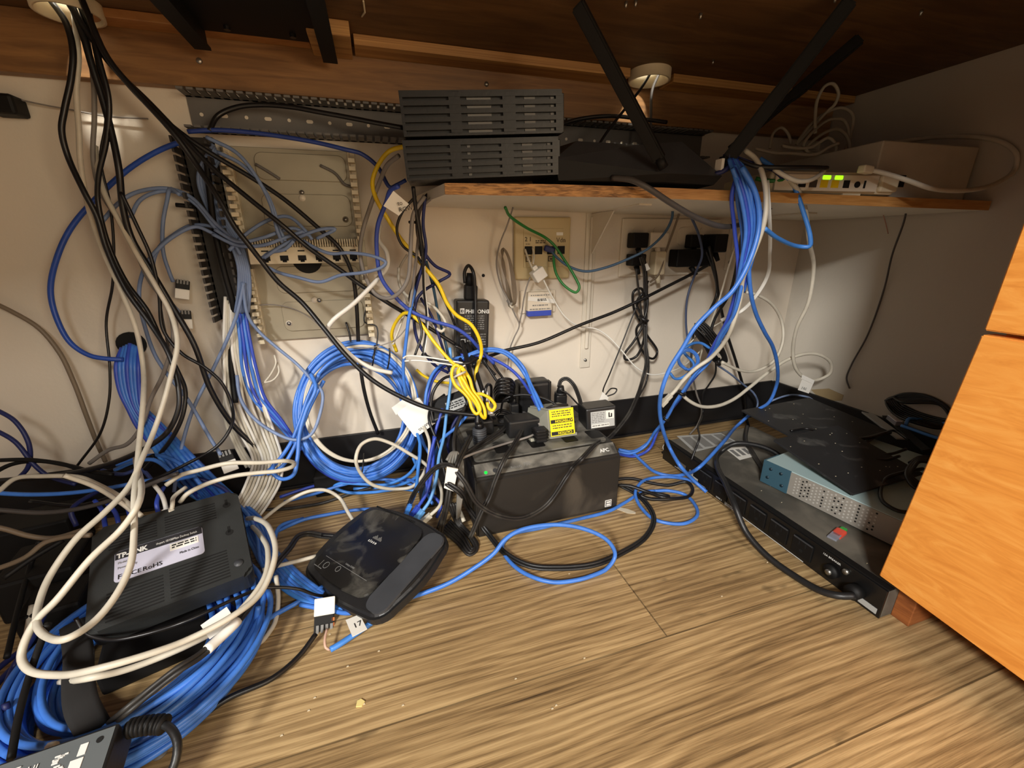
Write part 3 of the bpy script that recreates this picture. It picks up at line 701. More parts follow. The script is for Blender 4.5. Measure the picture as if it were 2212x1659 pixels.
# others on the deck
def blk(label, c0, c1, name='power_adapter', m=PLBLK, rot=0, bev=.004, cat='power adapter'):
    t = thing(name, label, cat, ((c0[0]+c1[0])/2, (c0[1]+c1[1])/2, c0[2]), (0, 0, rot)); w, d, h = c1[0]-c0[0], c1[1]-c0[1], c1[2]-c0[2]
    link('case', bbox((-w/2, -d/2, 0), (w/2, d/2, h), bev, 3), m, t); return t, w, d, h
p = PY(1120, 866, -.085); q = PY(1192, 824, -.085)
t, w, d, h = blk('black rounded adapter at the back of the battery backup', (p.x, -.085, .1265), (q.x, -.045, q.z), bev=.008); link('prongs_side', bbox((w/2, -.008, .004), (w/2+.004, .008, h-.006)), PLDK, t)
p = PY(1214, 860, -.085); t = thing('power_plug', 'upright black plug with a flat cord, right of the rounded adapter', 'plug', (p.x-.004, -.085, .1265))
link('body', bbox((-.012, -.009, 0), (.012, .009, .040), .003), PLBLK, t); link('collar', cyl(B(), (0, 0, .040), (0, 0, .044), .013, .013), PLBLK, t, True); link('collar', cyl(B(), (0, 0, .044), (0, 0, .058), .009, .006), PLBLK, t, True)
p = PZ(1030, 962, .1265); t = thing('barrel_plug', 'ribbed grey barrel plug standing on the battery backup left end', 'plug', (p.x+.006, p.y+.01, .1265))
bm = cyl(B(), (0, 0, 0), (0, 0, .030), .012)
for k in range(6): cyl(bm, (0, 0, .006+k*.004), (0, 0, .008+k*.004), .0128)
link('body', bm, PLGREY, t, True); link('neck', cyl(B(), (0, 0, .030), (0, 0, .040), .008, .006), BLACK, t, True)
blk('low black adapter lying between barrel plug and grey adapter', (.196, -.178, .1265), (.262, -.140, .160))
t, w, d, h = blk('black plug with vertical ribs beside the grey caution adapter', (.236, -.212, .1265), (.258, -.190, .152), 'power_plug', cat='plug')
for k in range(3): link('rib', bbox((-w/2-.001, -d/2-.001, .008+k*.006), (w/2+.001, d/2+.001, .011+k*.006)), PLDK, t)
t, w, d, h = blk('small black plug behind the barrel plug', (.152, -.15, .1265), (.176, -.12, .156), 'power_plug', cat='plug')
link('neck', cyl(B(), (0, 0, .029), (0, 0, .045), .007, .005), BLACK, t, True)
t, w, d, h = blk('black angled plug below the coiled black cord', (.222, -.11, .1265), (.238, -.09, .165), 'power_plug', cat='plug', bev=.003)
link('neck', cyl(B(), (0, 0, .036), (0, 0, .05), .006, .0045), BLACK, t, True)
# adapter brick left of UPS with barcode
M, lx, ly = frame(PY(945, 905, -.13), PY(1012, 880, -.13), PY(938, 860, -.10))
t = thing('power_adapter', 'black power brick with grey barcode label left of the yellow coil', 'power adapter', mtx=M)
link('case', bbox((-.01, 0, -.04), (lx+.004, ly, 0), .004, 3), PLBLK, t); link('barcode_label', bbox((lx*.38, ly*.15, -.0002), (lx*.98, ly*.62, .0008)), PAPERG, t)
bm = topbars(B(), lx*.42, lx*.94, ly*.24, ly*.55, .0008, 3, .5, 51); link('small_print', bm, INKB, t)
blk('dark adapter block on the floor left of the battery backup', (.03, -.16, 0), (.085, -.10, .05))
# ------------------------------------------------------------------ rack power strip on the floor
pdu = thing('rack_power_unit', 'long dusty black rack power unit with outlet row on the floor', 'rack unit', (.575, -.58, 0))
PW, PL, PH = .245, .448, .044
TOP = mat('dusty_grey_sheet', (84, 81, 74), .55, var=.15, vs=9, dust=.5, dcol=(120, 115, 104), ds=12)
bm = bbox((0, 0, 0), (PW, PL, PH), .0015); link('case', bm, TOP, pdu)
bm = bbox((-.003, -.0, 0), (0, PL, PH), .0005); link('outlet_panel', bm, mat('satin_black_panel', (20, 20, 21), .3), pdu, label='satin black outlet panel')
bm = bbox((-.001, 0, PH-.0005), (.010, PL, PH+.002), .0005); link('top_lip', bm, PLDK, pdu)
for k in range(6):
    y = .095+k*.041
    bm = B(); box(bm, (-.0052, y, .008), (-.0028, y+.032, .036), .0008); ou = link('outlet', bm, PLDK, pdu)
    bm = bbox((-.0056, y+.010, .026), (-.0050, y+.0118, .033)); box(bm, (-.0056, y+.020, .026), (-.0050, y+.0218, .033)); cyl(bm, (-.0056, y+.016, .018), (-.005, y+.016, .018), .0028); link('pin_holes', bm, BLK, ou)
    link('bezel', bbox((-.0058, y+.001, .0345), (-.0048, y+.031, .0365)), PLGREY, ou)
def ptxt(s, size, y, z, m=INKW): return text(pdu, s, size, (-.0036, y, z), m, (0, -1, 0), (0, 0, 1))
ptxt('UNSWITCHED', .0055, .262, .003); ptxt('LOAD 1', .004, .325, .003); ptxt('LOAD 2', .004, .284, .003); ptxt('15A BREAKER', .0042, .082, .036)
bm = bbox((-.0036, .105, .0012), (-.003, .262, .0020)); link('printed_line', bm, INKW, pdu)
link('breaker', cyl(B(), (-.009, .065, .020), (-.003, .065, .020), .010), PLDK, pdu, True); link('breaker_button', cyl(B(), (-.012, .065, .020), (-.008, .065, .020), .004), METAL, pdu, True)
link('ground_screw', cyl(B(), (-.007, .048, .034), (-.003, .048, .034), .004), METAL, pdu, True, 'bare metal ground screw')
link('cord_gland', cyl(B(), (-.016, .030, .018), (-.003, .030, .018), .010), PLDK, pdu, True)
link('barcode_sticker', bbox((-.0038, .004, .004), (-.003, .026, .012)), PAPERG, pdu)
bm = bbox((-.0052, .372, .012), (-.003, .392, .022), .0005); link('serial_port', bm, METAL, pdu); link('network_port', bbox((-.0045, .350, .010), (-.003, .360, .020)), PAPERG, pdu)
bm = B(); 
for k in range(4): box(bm, (-.0036, .335+.0*k, .003+k*.0022), (-.003, .405-.008*k, .0040+k*.0022))
link('small_print', bm, INKW, pdu)
def onpdu(px, py): q = PZ(px, py, PH+.0005); return Vector((q.x-.575, q.y+.58, PH))
def quadsheet(parent, name, pts, m, th=.0006, label=None):
    lo = [p+Vector((0, 0, .0001)) for p in pts]; hi = [p+Vector((0, 0, th)) for p in pts]; return link(name, hexa(B(), lo, hi), m, parent, label=label)
q = [onpdu(*p) for p in ((1460, 948), (1555, 943), (1588, 962), (1497, 983))]; quadsheet(pdu, 'rating_label', q, PAPERG, label='grey printed rating label')
bm = B()
for k in range(4):
    f = .06+.24*k; a = q[0].lerp(q[1], f); b_ = q[3].lerp(q[2], f); u = (q[1]-q[0])*.19
    hexa(bm, [a.lerp(b_, .12)+Vector((0, 0, .0006)), a.lerp(b_, .12)+u+Vector((0, 0, .0006)), a.lerp(b_, .88)+u+Vector((0, 0, .0006)), a.lerp(b_, .88)+Vector((0, 0, .0006))],
         [a.lerp(b_, .12)+Vector((0, 0, .0008)), a.lerp(b_, .12)+u+Vector((0, 0, .0008)), a.lerp(b_, .88)+u+Vector((0, 0, .0008)), a.lerp(b_, .88)+Vector((0, 0, .0008))])
link('label_print', bm, INKG, pdu)
q = [onpdu(*p) for p in ((1563, 976), (1607, 973), (1632, 993), (1595, 1002))]; quadsheet(pdu, 'serial_label', q, CARD, label='white printed serial label')
bm = B()
for k in range(3):
    f = .08+.3*k; a = q[0].lerp(q[1], f); b_ = q[3].lerp(q[2], f); u = (q[1]-q[0])*.18; Z = Vector((0, 0, .0006))
    hexa(bm, [a.lerp(b_, .2)+Z, a.lerp(b_, .2)+u+Z, a.lerp(b_, .75)+u+Z, a.lerp(b_, .75)+Z], [p_+Vector((0, 0, .0002)) for p_ in (a.lerp(b_, .2)+Z, a.lerp(b_, .2)+u+Z, a.lerp(b_, .75)+u+Z, a.lerp(b_, .75)+Z)])
link('label_print', bm, INKG, pdu)
# ------------------------------------------------------------------ pale blue rack router on top of it
ru = thing('rack_router', 'pale blue rack router with perforated grey side on the power unit', 'network device', (.668, -.528, .0467), (0, 0, 10))
RH = .0435
link('case', bbox((0, 0, 0), (.27, .20, RH), .001), mat('pale_blue_sheet', (178, 204, 206), .4, var=.05, vs=10), ru)
link('perforated_side', bbox((-.0015, 0, .001), (0, .165, RH-.001), .0004), mat('warm_grey_sheet', (150, 146, 138), .4), ru, label='warm grey perforated side')
bm = bbox((-.0022, .153, 0), (.0, .2, RH+.0005), .0006); box(bm, (-.0022, .1985, 0), (.04, .2012, RH+.0005), .0006); link('rack_ear', bm, mat('slate_teal_metal', (58, 92, 108), .45), ru, label='slate teal mounting ear')
for y, z in ((.168, .032), (.186, .032), (.163, .011), (.189, .014)): link('ear_screw', cyl(B(), (-.0032, y, z), (-.002, y, z), .0028), mat('dark_teal_metal', (30, 52, 64), .4), ru, True)
bmA, bmB = B(), B(); rnd = random.Random(3)
for i in range(22):
    for j in range(6):
        y = .143-i*.0054; z = .0075+j*.0056+(.0028 if i % 2 else 0)
        if z > RH-.004: continue
        dark = (i % 9 in (2, 3, 4, 8) and rnd.random() < .75)
        cyl(bmA if dark else bmB, (-.0019, y, z), (-.0014, y, z), .0014, seg=8)
link('dark_holes', bmA, BLK, ru); link('pale_holes', bmB, mat('pale_grey_hole', (186, 184, 178), .5), ru)
# black plate-like devices leaning there
def slab(label, quadpx, th, v, m, name='flat_panel', cat='panel', mtx=None, **k):
    P = [PP(x, y, vv) for (x, y), vv in zip(quadpx, v)]; M, lx, ly = frame(P[0], P[1], P[3])
    t = thing(name, label, cat, mtx=M); return t, lx, ly
PANB = mat('matte_black_panel', (36, 37, 39), .6, var=.15, vs=12, dust=.12, dcol=(84, 84, 82), ds=26)
t, lx, ly = slab('large matte black panel lying across the pale blue rack router', ((1838, 1082), (1990, 1040), (1835, 868), (1770, 960)), .004, (.096, .10, .11, .12), PANB)
link('board', bbox((0, 0, -.002), (lx, .145, .002), .0006), PANB, t)
bm = B(); rnd = random.Random(5)
for k in range(16): x, y = rnd.uniform(.01, lx-.01), rnd.uniform(.01, .135); box(bm, (x, y, .002), (x+.0018, y+.0012, .0024))
link('debris_specks', bm, CREAM, t)
t, lx, ly = slab('matte black panel behind, against the right wall side', ((1762, 985), (1925, 950), (1835, 868), (1692, 895)), .004, (.100, .105, .118, .112), PANB)
link('board', bbox((0, 0, -.002), (lx, ly, .002), .0006), PANB, t)
bm = B()
for k in range(12): x, y = rnd.uniform(.01, lx-.01), rnd.uniform(.01, ly-.01); box(bm, (x, y, .002), (x+.0018, y+.0012, .0024))
link('debris_specks', bm, CREAM, t)
# stick bracket at its right
b0, b1 = PZ(1882, 886, .10), PZ(2000, 990, .11)
M, lx, ly = frame(b0, b1, b0+Vector((.05, .05, 0))); t = thing('metal_strip', 'black folded metal strip beside the black panels', 'bracket', mtx=M)
bm = bbox((0, -.006, -.002), (lx, .006, .003), .001); box(bm, (0, -.03, -.002), (.012, .006, .003), .001); link('strip', bm, PLDK, t)
b0, b1 = PZ(1872, 905, .096), PZ(1950, 965, .098)
M, lx, ly = frame(b0, b1, b0+Vector((-.05, -.05, 0))); t = thing('grey_tray', 'pale grey tray edge showing beside the black panel', 'tray', mtx=M)
link('tray', bbox((0, -.006, -.004), (lx, .012, 0), .001), PAPERG, t)
# lone red plug
M, lx, ly = frame(PZ(1793, 1172, .047), PZ(1822, 1148, .05), PZ(1806, 1178, .047)+Vector((0, 0, 0)))
t = thing('red_plug', 'loose red booted network plug with green tip on the power unit', 'plug', mtx=M)
link('plug', bbox((-.003, -.0062, 0), (.014, .0062, .008), .0006), CLEAR, t); link('boot', bbox((.006, -.0072, 0), (.031, .0072, .0095), .003, 3), mat('red_boot', (226, 84, 64), .45), t, label='red rubber boot')
link('tip', bbox((.030, -.0045, .001), (.039, .0045, .008), .002), mat('green_tip', (60, 160, 70), .5), t, label='green cable stub')
# ------------------------------------------------------------------ desktop switch on the blue coil
from mathutils import Quaternion
def rotm(w, yaw):
    w = Vector(w); a = w.length
    return (Matrix.Rotation(a, 4, w.normalized()) if a > 1e-6 else Matrix.Identity(4)) @ Matrix.Rotation(math.radians(yaw), 4, 'Z')
sw = thing('network_switch', 'black desktop network switch lying upside down on the blue coil', 'network device', mtx=Matrix.Translation((-.3358, -.379, .051)) @ rotm((.345, .117, 0), 18.4))
SL, SW_, SH_ = .153, .141, .030
bm = prism(B(), rrect(0, 0, SL, SW_, .010), 0, SH_); bmesh.ops.bevel(bm, geom=[e for e in bm.edges if abs(e.verts[0].co.z-e.verts[1].co.z) < 1e-6 and e.verts[0].co.z > .01], offset=.0035, segments=2, affect='EDGES')
link('case', bm, mat('switch_plastic', (44, 46, 46), .5, var=.1, vs=30, bump=.1, bs=600), sw)
for (x0, x1, y0, y1) in ((.016, .062, .101, .134), (.070, .125, .101, .134), (.016, .066, .006, .046), (.072, .130, .006, .052)):
    n = int((y1-y0)/.0042)
    bm = B()
    for k in range(n): box(bm, (x0, y0+k*.0042, SH_-.001), (x1, y0+k*.0042+.0018, SH_+.0003))
    link('vent_grille', bm, BLK, sw)
rs = link('rating_sticker', prism(B(), rrect(.022, .052, .108, .095, .004), SH_, SH_+.0008), LAV, sw, label='lavender printed sticker')
link('sticker_band', bbox((.0225, .083, SH_+.0007), (.1075, .0945, SH_+.0012)), mat('dark_band', (44, 44, 48), .5), rs)
ux, uy = (1, 0, 0), (0, 1, 0); z_ = SH_+.0014
text(rs, 'TP-LINK', .0092, (.024, .0845, z_), INKW, ux, uy, bold=.0004, sx=.85); text(rs, '16-port 10/100Mbps Desktop Switch', .0045, (.0605, .0865, z_), INKW, ux, uy, sx=.62)
text(rs, 'FC', .009, (.025, .055, z_), INKB, ux, uy); text(rs, 'CE', .008, (.037, .055, z_), INKB, ux, uy); text(rs, 'RoHS', .008, (.0475, .055, z_), INKB, ux, uy)
text(rs, 'Made in China', .0048, (.083, .062, z_), INKB, ux, uy, sx=.7); text(rs, 'Model No.', .004, (.025, .076, z_), INKG, ux, uy, sx=.8); text(rs, 'Power Supply', .004, (.025, .069, z_), INKG, ux, uy, sx=.8)
link('serial_strip', bbox((.074, .071, SH_+.0008), (.103, .081, SH_+.0013)), CARD, rs); bm = topbars(B(), .076, .101, .073, .080, SH_+.0013, 2, .5, 61); link('serial_print', bm, INKB, rs)
for x, y in ((.136, .071), (.138, .118)):
    link('keyhole', cyl(B(), (x, y, SH_-.001), (x, y, SH_+.0004), .0045), BLK, sw); link('keyhole', bbox((x-.0015, y, SH_-.001), (x+.0015, y+.010, SH_+.0004)), BLK, sw)
link('rubber_foot', cyl(B(), (.140, .020, SH_), (.140, .020, SH_+.0012), .005), PLGREY, sw, True)
bm = B()
for k in range(10): box(bm, (.012+k*.0132, SW_-.0008, .006), (.023+k*.0132, SW_+.0005, .022))
link('port_row', bm, BLK, sw)
bm = B()
for k in range(8): box(bm, (SL-.0005, .03+k*.011, .008), (SL+.0006, .036+k*.011, .022))
link('side_vents', bm, BLK, sw)
blk('dark box added to darken the gap under the black desktop switch', (-.35, -.385, .001), (-.25, -.29, .032), 'dark_box', PLDK, rot=18, cat='box')  # box added to darken the gap inside the coil
# ------------------------------------------------------------------ glossy black home router
cr = thing('home_router', 'dusty glossy black home router lying on the blue cables', 'router', mtx=Matrix.Translation((-.0365, -.4145, .004)) @ rotm((.068, -.30, 0), 36.5))
A, Bq = .135, .192
def sq(x0, y0, x1, y1, r, bul, n=6):
    out = []
    for cx, cy, a in ((x1-r, y0+r, -90), (x1-r, y1-r, 0), (x0+r, y1-r, 90), (x0+r, y0+r, 180)):
        for k in range(n+1):
            t = math.radians(a+90*k/n); out.append([cx+r*math.cos(t), cy+r*math.sin(t)])
    mx, my = (x0+x1)/2, (y0+y1)/2
    res = []
    for i in range(len(out)):
        p, q = out[i], out[(i+1) % len(out)]; res.append(p)
        if math.dist(p, q) > .03:
            for j in range(1, 6):
                f = j/6; x, y = p[0]+(q[0]-p[0])*f, p[1]+(q[1]-p[1])*f; s = math.sin(math.pi*f)*bul
                if abs(q[0]-p[0]) > abs(q[1]-p[1]): y += s*(1 if y > my else -1)
                else: x += s*(1 if x > mx else -1)
                res.append([x, y])
    return res
GL = mat('glossy_black', (16, 16, 17), .22, var=.1, vs=20, dust=.3, dcol=(84, 82, 76), ds=22)
bm = prism(B(), sq(-.004, -.004, A+.004, Bq+.004, .028, .006), .008, .030); bmesh.ops.recalc_face_normals(bm, faces=bm.faces); bmesh.ops.bevel(bm, geom=[e for e in bm.edges if abs(e.verts[0].co.z-e.verts[1].co.z) < 1e-6], offset=.006, segments=3, affect='EDGES')
link('case', bm, PLBLK, cr)
bm = prism(B(), sq(.008, .038, A-.006, Bq-.014, .020, .004), .0295, .0325); bmesh.ops.recalc_face_normals(bm, faces=bm.faces); bmesh.ops.bevel(bm, geom=[e for e in bm.edges if e.verts[0].co.z > .032 and e.verts[1].co.z > .032], offset=.001, segments=2, affect='EDGES')
link('glossy_lid', bm, GL, cr, label='dusty glossy lid')
# front strip (pale charcoal) along the end facing right
bm = prism(B(), rrect(.004, -.001, A-.004, .036, .013), .0285, .0318); bmesh.ops.bevel(bm, geom=[e for e in bm.edges if e.verts[0].co.z > .031 and e.verts[1].co.z > .031], offset=.001, segments=2, affect='EDGES')
link('front_band', bm, PLGREY, cr, label='charcoal grey band')
bm = B()
for k, hgt in enumerate((.003, .005, .007, .005, .003, .005, .007, .005, .003)): box(bm, (.084, .116-k*.0023, .0325), (.084+hgt, .1168-k*.0023, .0330))
link('bridge_logo', bm, INKG, cr)
text(cr, 'c i s c o', .0062, (.077, .120, .0329), INKW, (0, -1, 0), (1, 0, 0), bold=.0002); text(cr, 'Linksys E1000', .0038, (.034, .118, .0329), INKG, (0, -1, 0), (1, 0, 0))
bm = B()
for x0, y0, x1, y1 in ((.012, .15, .013, .17), (.012, .16, .024, .1607), (.030, .06, .0305, .165)): box(bm, (x0, y0, .0325), (x1, y1, .0328))
ring(bm, (.020, .148), .0045, .0052, .0325, .0328, 20); ring(bm, (.024, .122), .0038, .0044, .0325, .0328, 20); link('panel_lines', bm, INKG, cr)
bm = B()
for k in range(26): box(bm, (A-.002, .075+k*.0038, .0296), (A+.0005, .0770+k*.0038, .0312))
link('edge_vents', bm, BLK, cr)
# ------------------------------------------------------------------ laptop power brick, front left
M, lx, ly = frame(PZ(-30, 1700, .085), PZ(232, 1668, .085), PZ(-30, 1640, .085))
c0, c1, c2 = PZ(246, 1545, .088), PZ(0, 1625, .088), PZ(229, 1662, .080)
M, lx, ly = frame(c0, c1, c2)      # x to the left, y towards the viewer
M = M @ Matrix.Scale(1, 4)
t = thing('laptop_power_brick', 'slate grey laptop power brick with printed symbols at the front left', 'power adapter', mtx=M)
FB = mat('slate_plastic', (96, 102, 104), .5, var=.1, vs=16)
s_ = 1 if (M.to_3x3() @ Vector((0, 0, 1))).z > 0 else -1
link('case', bbox((0, 0, -.030 if s_ > 0 else 0), (.135, .062, 0 if s_ > 0 else .030), .002, 3), PLBLK, t); e_ = .0004*s_
def zb(a, b): return (min(a, b), max(a, b))
def tp(x0, y0, x1, y1, m_, nm, h=.0006, lab=None):
    z0, z1 = zb(0, s_*h); link(nm, bbox((x0, y0, z0), (x1, y1, z1)), m_, t, label=lab)
tp(.002, .002, .134, .060, FB, 'top_panel', .0004, 'slate grey top face')
tp(.017, .008, .022, .016, INKW, 'white_box', .0010); tp(.017, .018, .025, .056, INKW, 'white_box', .0010)
up_, xr = (0, -1, 0), (-1, 0, 0)
zt = s_*.0012
text(t, 'CE', .008, (.066, .014, zt), INKW, xr, up_); text(t, 'UL', .007, (.052, .016, zt), INKW, xr, up_); text(t, 'GS', .007, (.082, .016, zt), INKW, xr, up_); text(t, 'PSE', .006, (.056, .028, zt), INKW, xr, up_); text(t, 'FC', .008, (.072, .028, zt), INKW, xr, up_)
bm = B(); rnd = random.Random(9)
for k in range(22): x, y = rnd.uniform(.027, .034), rnd.uniform(.010, .054); box(bm, (x, y, min(0, s_*.001)), (x+rnd.uniform(.002, .005), y+.0010, max(0, s_*.001)))
for k in range(22): x, y = rnd.uniform(.042, .10), rnd.uniform(.036, .058); box(bm, (x, y, min(0, s_*.001)), (x+rnd.uniform(.002, .006), y+.0012, max(0, s_*.001)))
link('small_print', bm, INKW, t)
link('screw_hole', cyl(B(), (.010, .009, 0), (.010, .009, s_*.001), .0022), BLK, t)
# ------------------------------------------------------------------ white wall sensor box hanging in the coil
M, lx, ly = frame(PY(896, 942, -.125), PY(943, 908, -.125), PY(862, 884, -.105))
t = thing('white_module', 'white plastic module hanging upside down over the blue wall coil', 'module', mtx=M)
link('case', prism(B(), rrect(0, 0, lx, ly, .004), -.016, 0), BWHITE, t); link('face_line', prism(B(), rrect(.004, .004, lx-.004, ly-.002, .003), 0, .0006), BWHITE, t)
link('flap', hexa(B(), [(-.004, ly-.002, -.012), (lx*.7, ly-.002, -.012), (lx*.7, ly+.014, -.018), (-.004, ly+.014, -.018)], [(-.004, ly-.002, -.006), (lx*.7, ly-.002, -.006), (lx*.7, ly+.014, -.014), (-.004, ly+.014, -.014)]), BWHITE, t)
text(t, 'RAN 3G', .0062, (lx*.72, .0095, .0009), INKB, (-1, 0, 0), (0, -1, 0), bold=.0001)
# ------------------------------------------------------------------ keystone jacks
def keystone(label, px, py, v, ang, s=1, cap=True, updown=1):
    p = PP(px, py, v); view = (CAM-p).normalized(); x = Vector((math.cos(math.radians(ang)), 0, math.sin(math.radians(ang)))); x = (x-view*x.dot(view)).normalized(); y = view.cross(x)
    M = Matrix.Translation(p) @ Matrix((x, y, view)).transposed().to_4x4()
    t = thing('keystone_jack', label, 'jack', mtx=M)
    link('body', bbox((-.009*s, -.001, -.016), (.009*s, .014*s, 0), .001), PLDK, t); link('cap', bbox((-.0095*s, -.016*s, -.014), (.0095*s, 0, .001), .001), BWHITE, t, label='white cap')
    bm = B()
    for k in range(4): box(bm, (-.008*s+k*.0042*s, .008*s, -.001), (-.0055*s+k*.0042*s, .015*s, .002))
    link('contacts', bm, INKG, t); return t
keystone('black and white keystone jack hanging on the wall, upper of two', 398, 612, -.02, -12)
keystone('black and white keystone jack hanging on the wall, lower of two', 402, 677, -.02, -4)
keystone('black and white keystone jack against the blue bundle', 294, 842, -.05, 0, 1.15)
keystone('keystone jack with white cap above the black switch', 489, 985, -.14, 14, 1.1)
t = keystone('keystone jack with coloured wires on the wooden floor', 692, 1322, .012, 175, 1.3)
bm = B()
for k in range(3): box(bm, (-.012, .004+k*.006, -.004), (-.009, .008+k*.006, .0))
link('wire_colours', bm, mat('orange_wire', (226, 120, 40), .5), t, label='orange and white wire ends')
# ------------------------------------------------------------------ cables
C = cable
# --- black bundle hanging from the top left grommet
C('thick black cable from the left grommet bowing far left, ending in the dark pile', BLACK, 3.6, '118,-25,-.06 155,30 170,90 166,150 150,220 143,265,-.09 155,320 190,400 215,450 235,520 275,610 330,690,-.12 365,750 385,820 385,870 360,920 320,950 240,985 120,1010 -30,1020,-.12', cat='cable')
C('thick black cable from the left grommet running down to the white cable bundle', BLACK, 4.2, '160,-30,-.06 193,60 212,130 230,190 248,260 265,350,-.08 272,430 290,500 330,570 370,640 420,730,-.08 455,830 500,905 560,970 582,1040,-.06 584,1070,.02')
C('black cable crossing the metal plate and dropping through the wall coil', BLACK, 3.4, '178,-25,-.06 225,80 290,170 350,232 420,290,-.07 480,330 545,370 617,419 689,481,-.06 737,527 757,563 768,600 773,650 775,700 777,760,-.03 785,830 798,885 815,932,-.02')
C('black cable crossing the punch-down block to the long wall cord', BLACK, 3.6, '150,-30,-.07 200,50 256,130 330,205 400,280,-.075 467,351 545,419 617,479 665,522 737,575,-.07 786,612 834,645 870,668 930,706 985,742,-.06')
C('thick black cable from the left bundle sweeping below the coil towards the battery backup', BLACK, 3.8, '190,-20,-.08 245,110 310,190 380,270 430,340,-.09 480,419 513,479 545,522 569,554 605,600 655,645,-.09 700,700 745,757 800,812 860,850 930,880 1010,893,-.17 1040,896')
C('thin black cord hanging left of the black bundle down to the floor', BLACK, 1.9, '198,-10,-.06 222,120 240,200 238,255,-.05 226,330 245,430 251,520 247,600 232,680,-.03 238,780 235,850 215,920 165,988,-.06')
C('black cord looping beside the big blue arc', BLACK, 3.2, '203,-10,-.065 226,110 246,200 240,285,-.075 222,360 218,410 230,480 250,540 280,600 320,655,-.08 350,720 385,790 400,830,-.09 395,880 375,925 345,965 310,1000')
C('black cord curving down to the keystone jack above the switch', BLACK, 2.6, '268,400,-.08 300,470 330,540 347,620,-.08 355,700 395,752 440,780 478,815 500,865,-.10 500,905 470,950 400,990 310,1030 170,1075 60,1065,-.14')
C('brown-black cord crossing in front of the wall at the left', DGREY, 2.0, '352,600,-.04 350,650 362,720 372,760,-.04 372,800 355,850')
C('dark grey cable arching over the slotted duct to the vented boxes', BLACK, 3.6, '462,272,-.045 480,240 520,222 570,217 640,223 700,235 760,247 830,262 880,272,-.07')
C('black cable from the vented boxes across the duct to the router', BLACK, 3.4, '1205,278,-.06 1240,265 1290,256 1340,255 1395,262 1450,270,-.07')
C('thin black cord up through the right grommet behind the router antenna', BLACK, 2.4, '1437,128,-.07 1400,190 1360,240 1320,290 1290,335,-.10')
C('grey cord hanging out of the right grommet to the router', DGREY, 2.6, '1447,128,-.05 1435,165 1420,200 1416,250 1415,300,-.07')
# --- cream and grey strands with the bundle
o = C('cream cable making the big loop in front of the black switch', WHITE, 3.3, '172,-10,-.055 178,50 182,110 176,180 180,260 182,330 195,420,-.07 225,520 268,620 297,700 310,780,-.12 309,850 298,950 292,1010,-.26 286,1060 284,1139,.16 274,1210 238,1278 191,1330 139,1361,.13 91,1357 71,1330 75,1290 99,1230 159,1147 222,1091,.17 272,1040 305,975 330,920,-.2 352,860 372,790 385,730 372,665,-.11 338,600 298,530 262,460 232,400,-.06 218,340 215,300')
C('grey cable hanging next to the cream cable at the left', GREY, 3.0, '188,-10,-.06 205,90 214,170,-.05 214,240 210,330 225,400 255,450 295,520,-.05 325,590 365,650 376,710 355,790 325,850,-.08 305,905 272,945 232,957 190,985')
C('cream cable circling low around the black switch towards the floor', WHITE, 3.3, '290,975,-.14 292,1080,.19 255,1130,.17 190,1190 115,1278,.13 64,1330 36,1397 52,1429 119,1441 199,1429,.10 318,1397 397,1369 497,1318,.09 556,1270 588,1191 576,1131 548,1111 530,1110,.06')
C('cream cable lying along the lower coil edge', WHITE, 3.2, '120,1455,.04 188,1447,.085 250,1435 318,1413 397,1381 457,1350 516,1302,.07 564,1238 572,1179 555,1145 540,1128,.05')
C('short cream cable bending right of the blue floor coil', WHITE, 3.0, '589,1235,.03 593,1286,.012 584,1338 560,1372 534,1388,.008')
C('cream cable at the far lower left corner behind the brick', WHITE, 3.5, '62,1290,.05 40,1400 20,1477 16,1528 28,1564 68,1592 104,1594,.05')
C('faint brown cable curving down the shadowed wall at the far left', BRN, 3.2, '-30,625,-.02 30,655 85,690 130,745 160,810 185,880 205,935 225,982,-.02')
# --- big blue arc and the blue cables over the plate
C('thick blue cable making the big arc on the left wall', mat('royal_blue_jacket', (38, 76, 168), .4, var=.1, vs=60), 3.6, '415,288,-.05 350,313 290,348 220,408 160,475 128,540,-.04 113,610 125,670 155,725 195,752 235,760 268,762,-.05')
C('blue cable sagging across the top of the metal plate to the shelf', mat('dark_blue_jacket', (40, 62, 136), .42, var=.1, vs=60), 3.2, '415,272,-.045 475,270 540,275 610,285 690,300 760,318 790,327 824,355 850,400,-.06 865,395 885,385')  # jacket in a darker blue
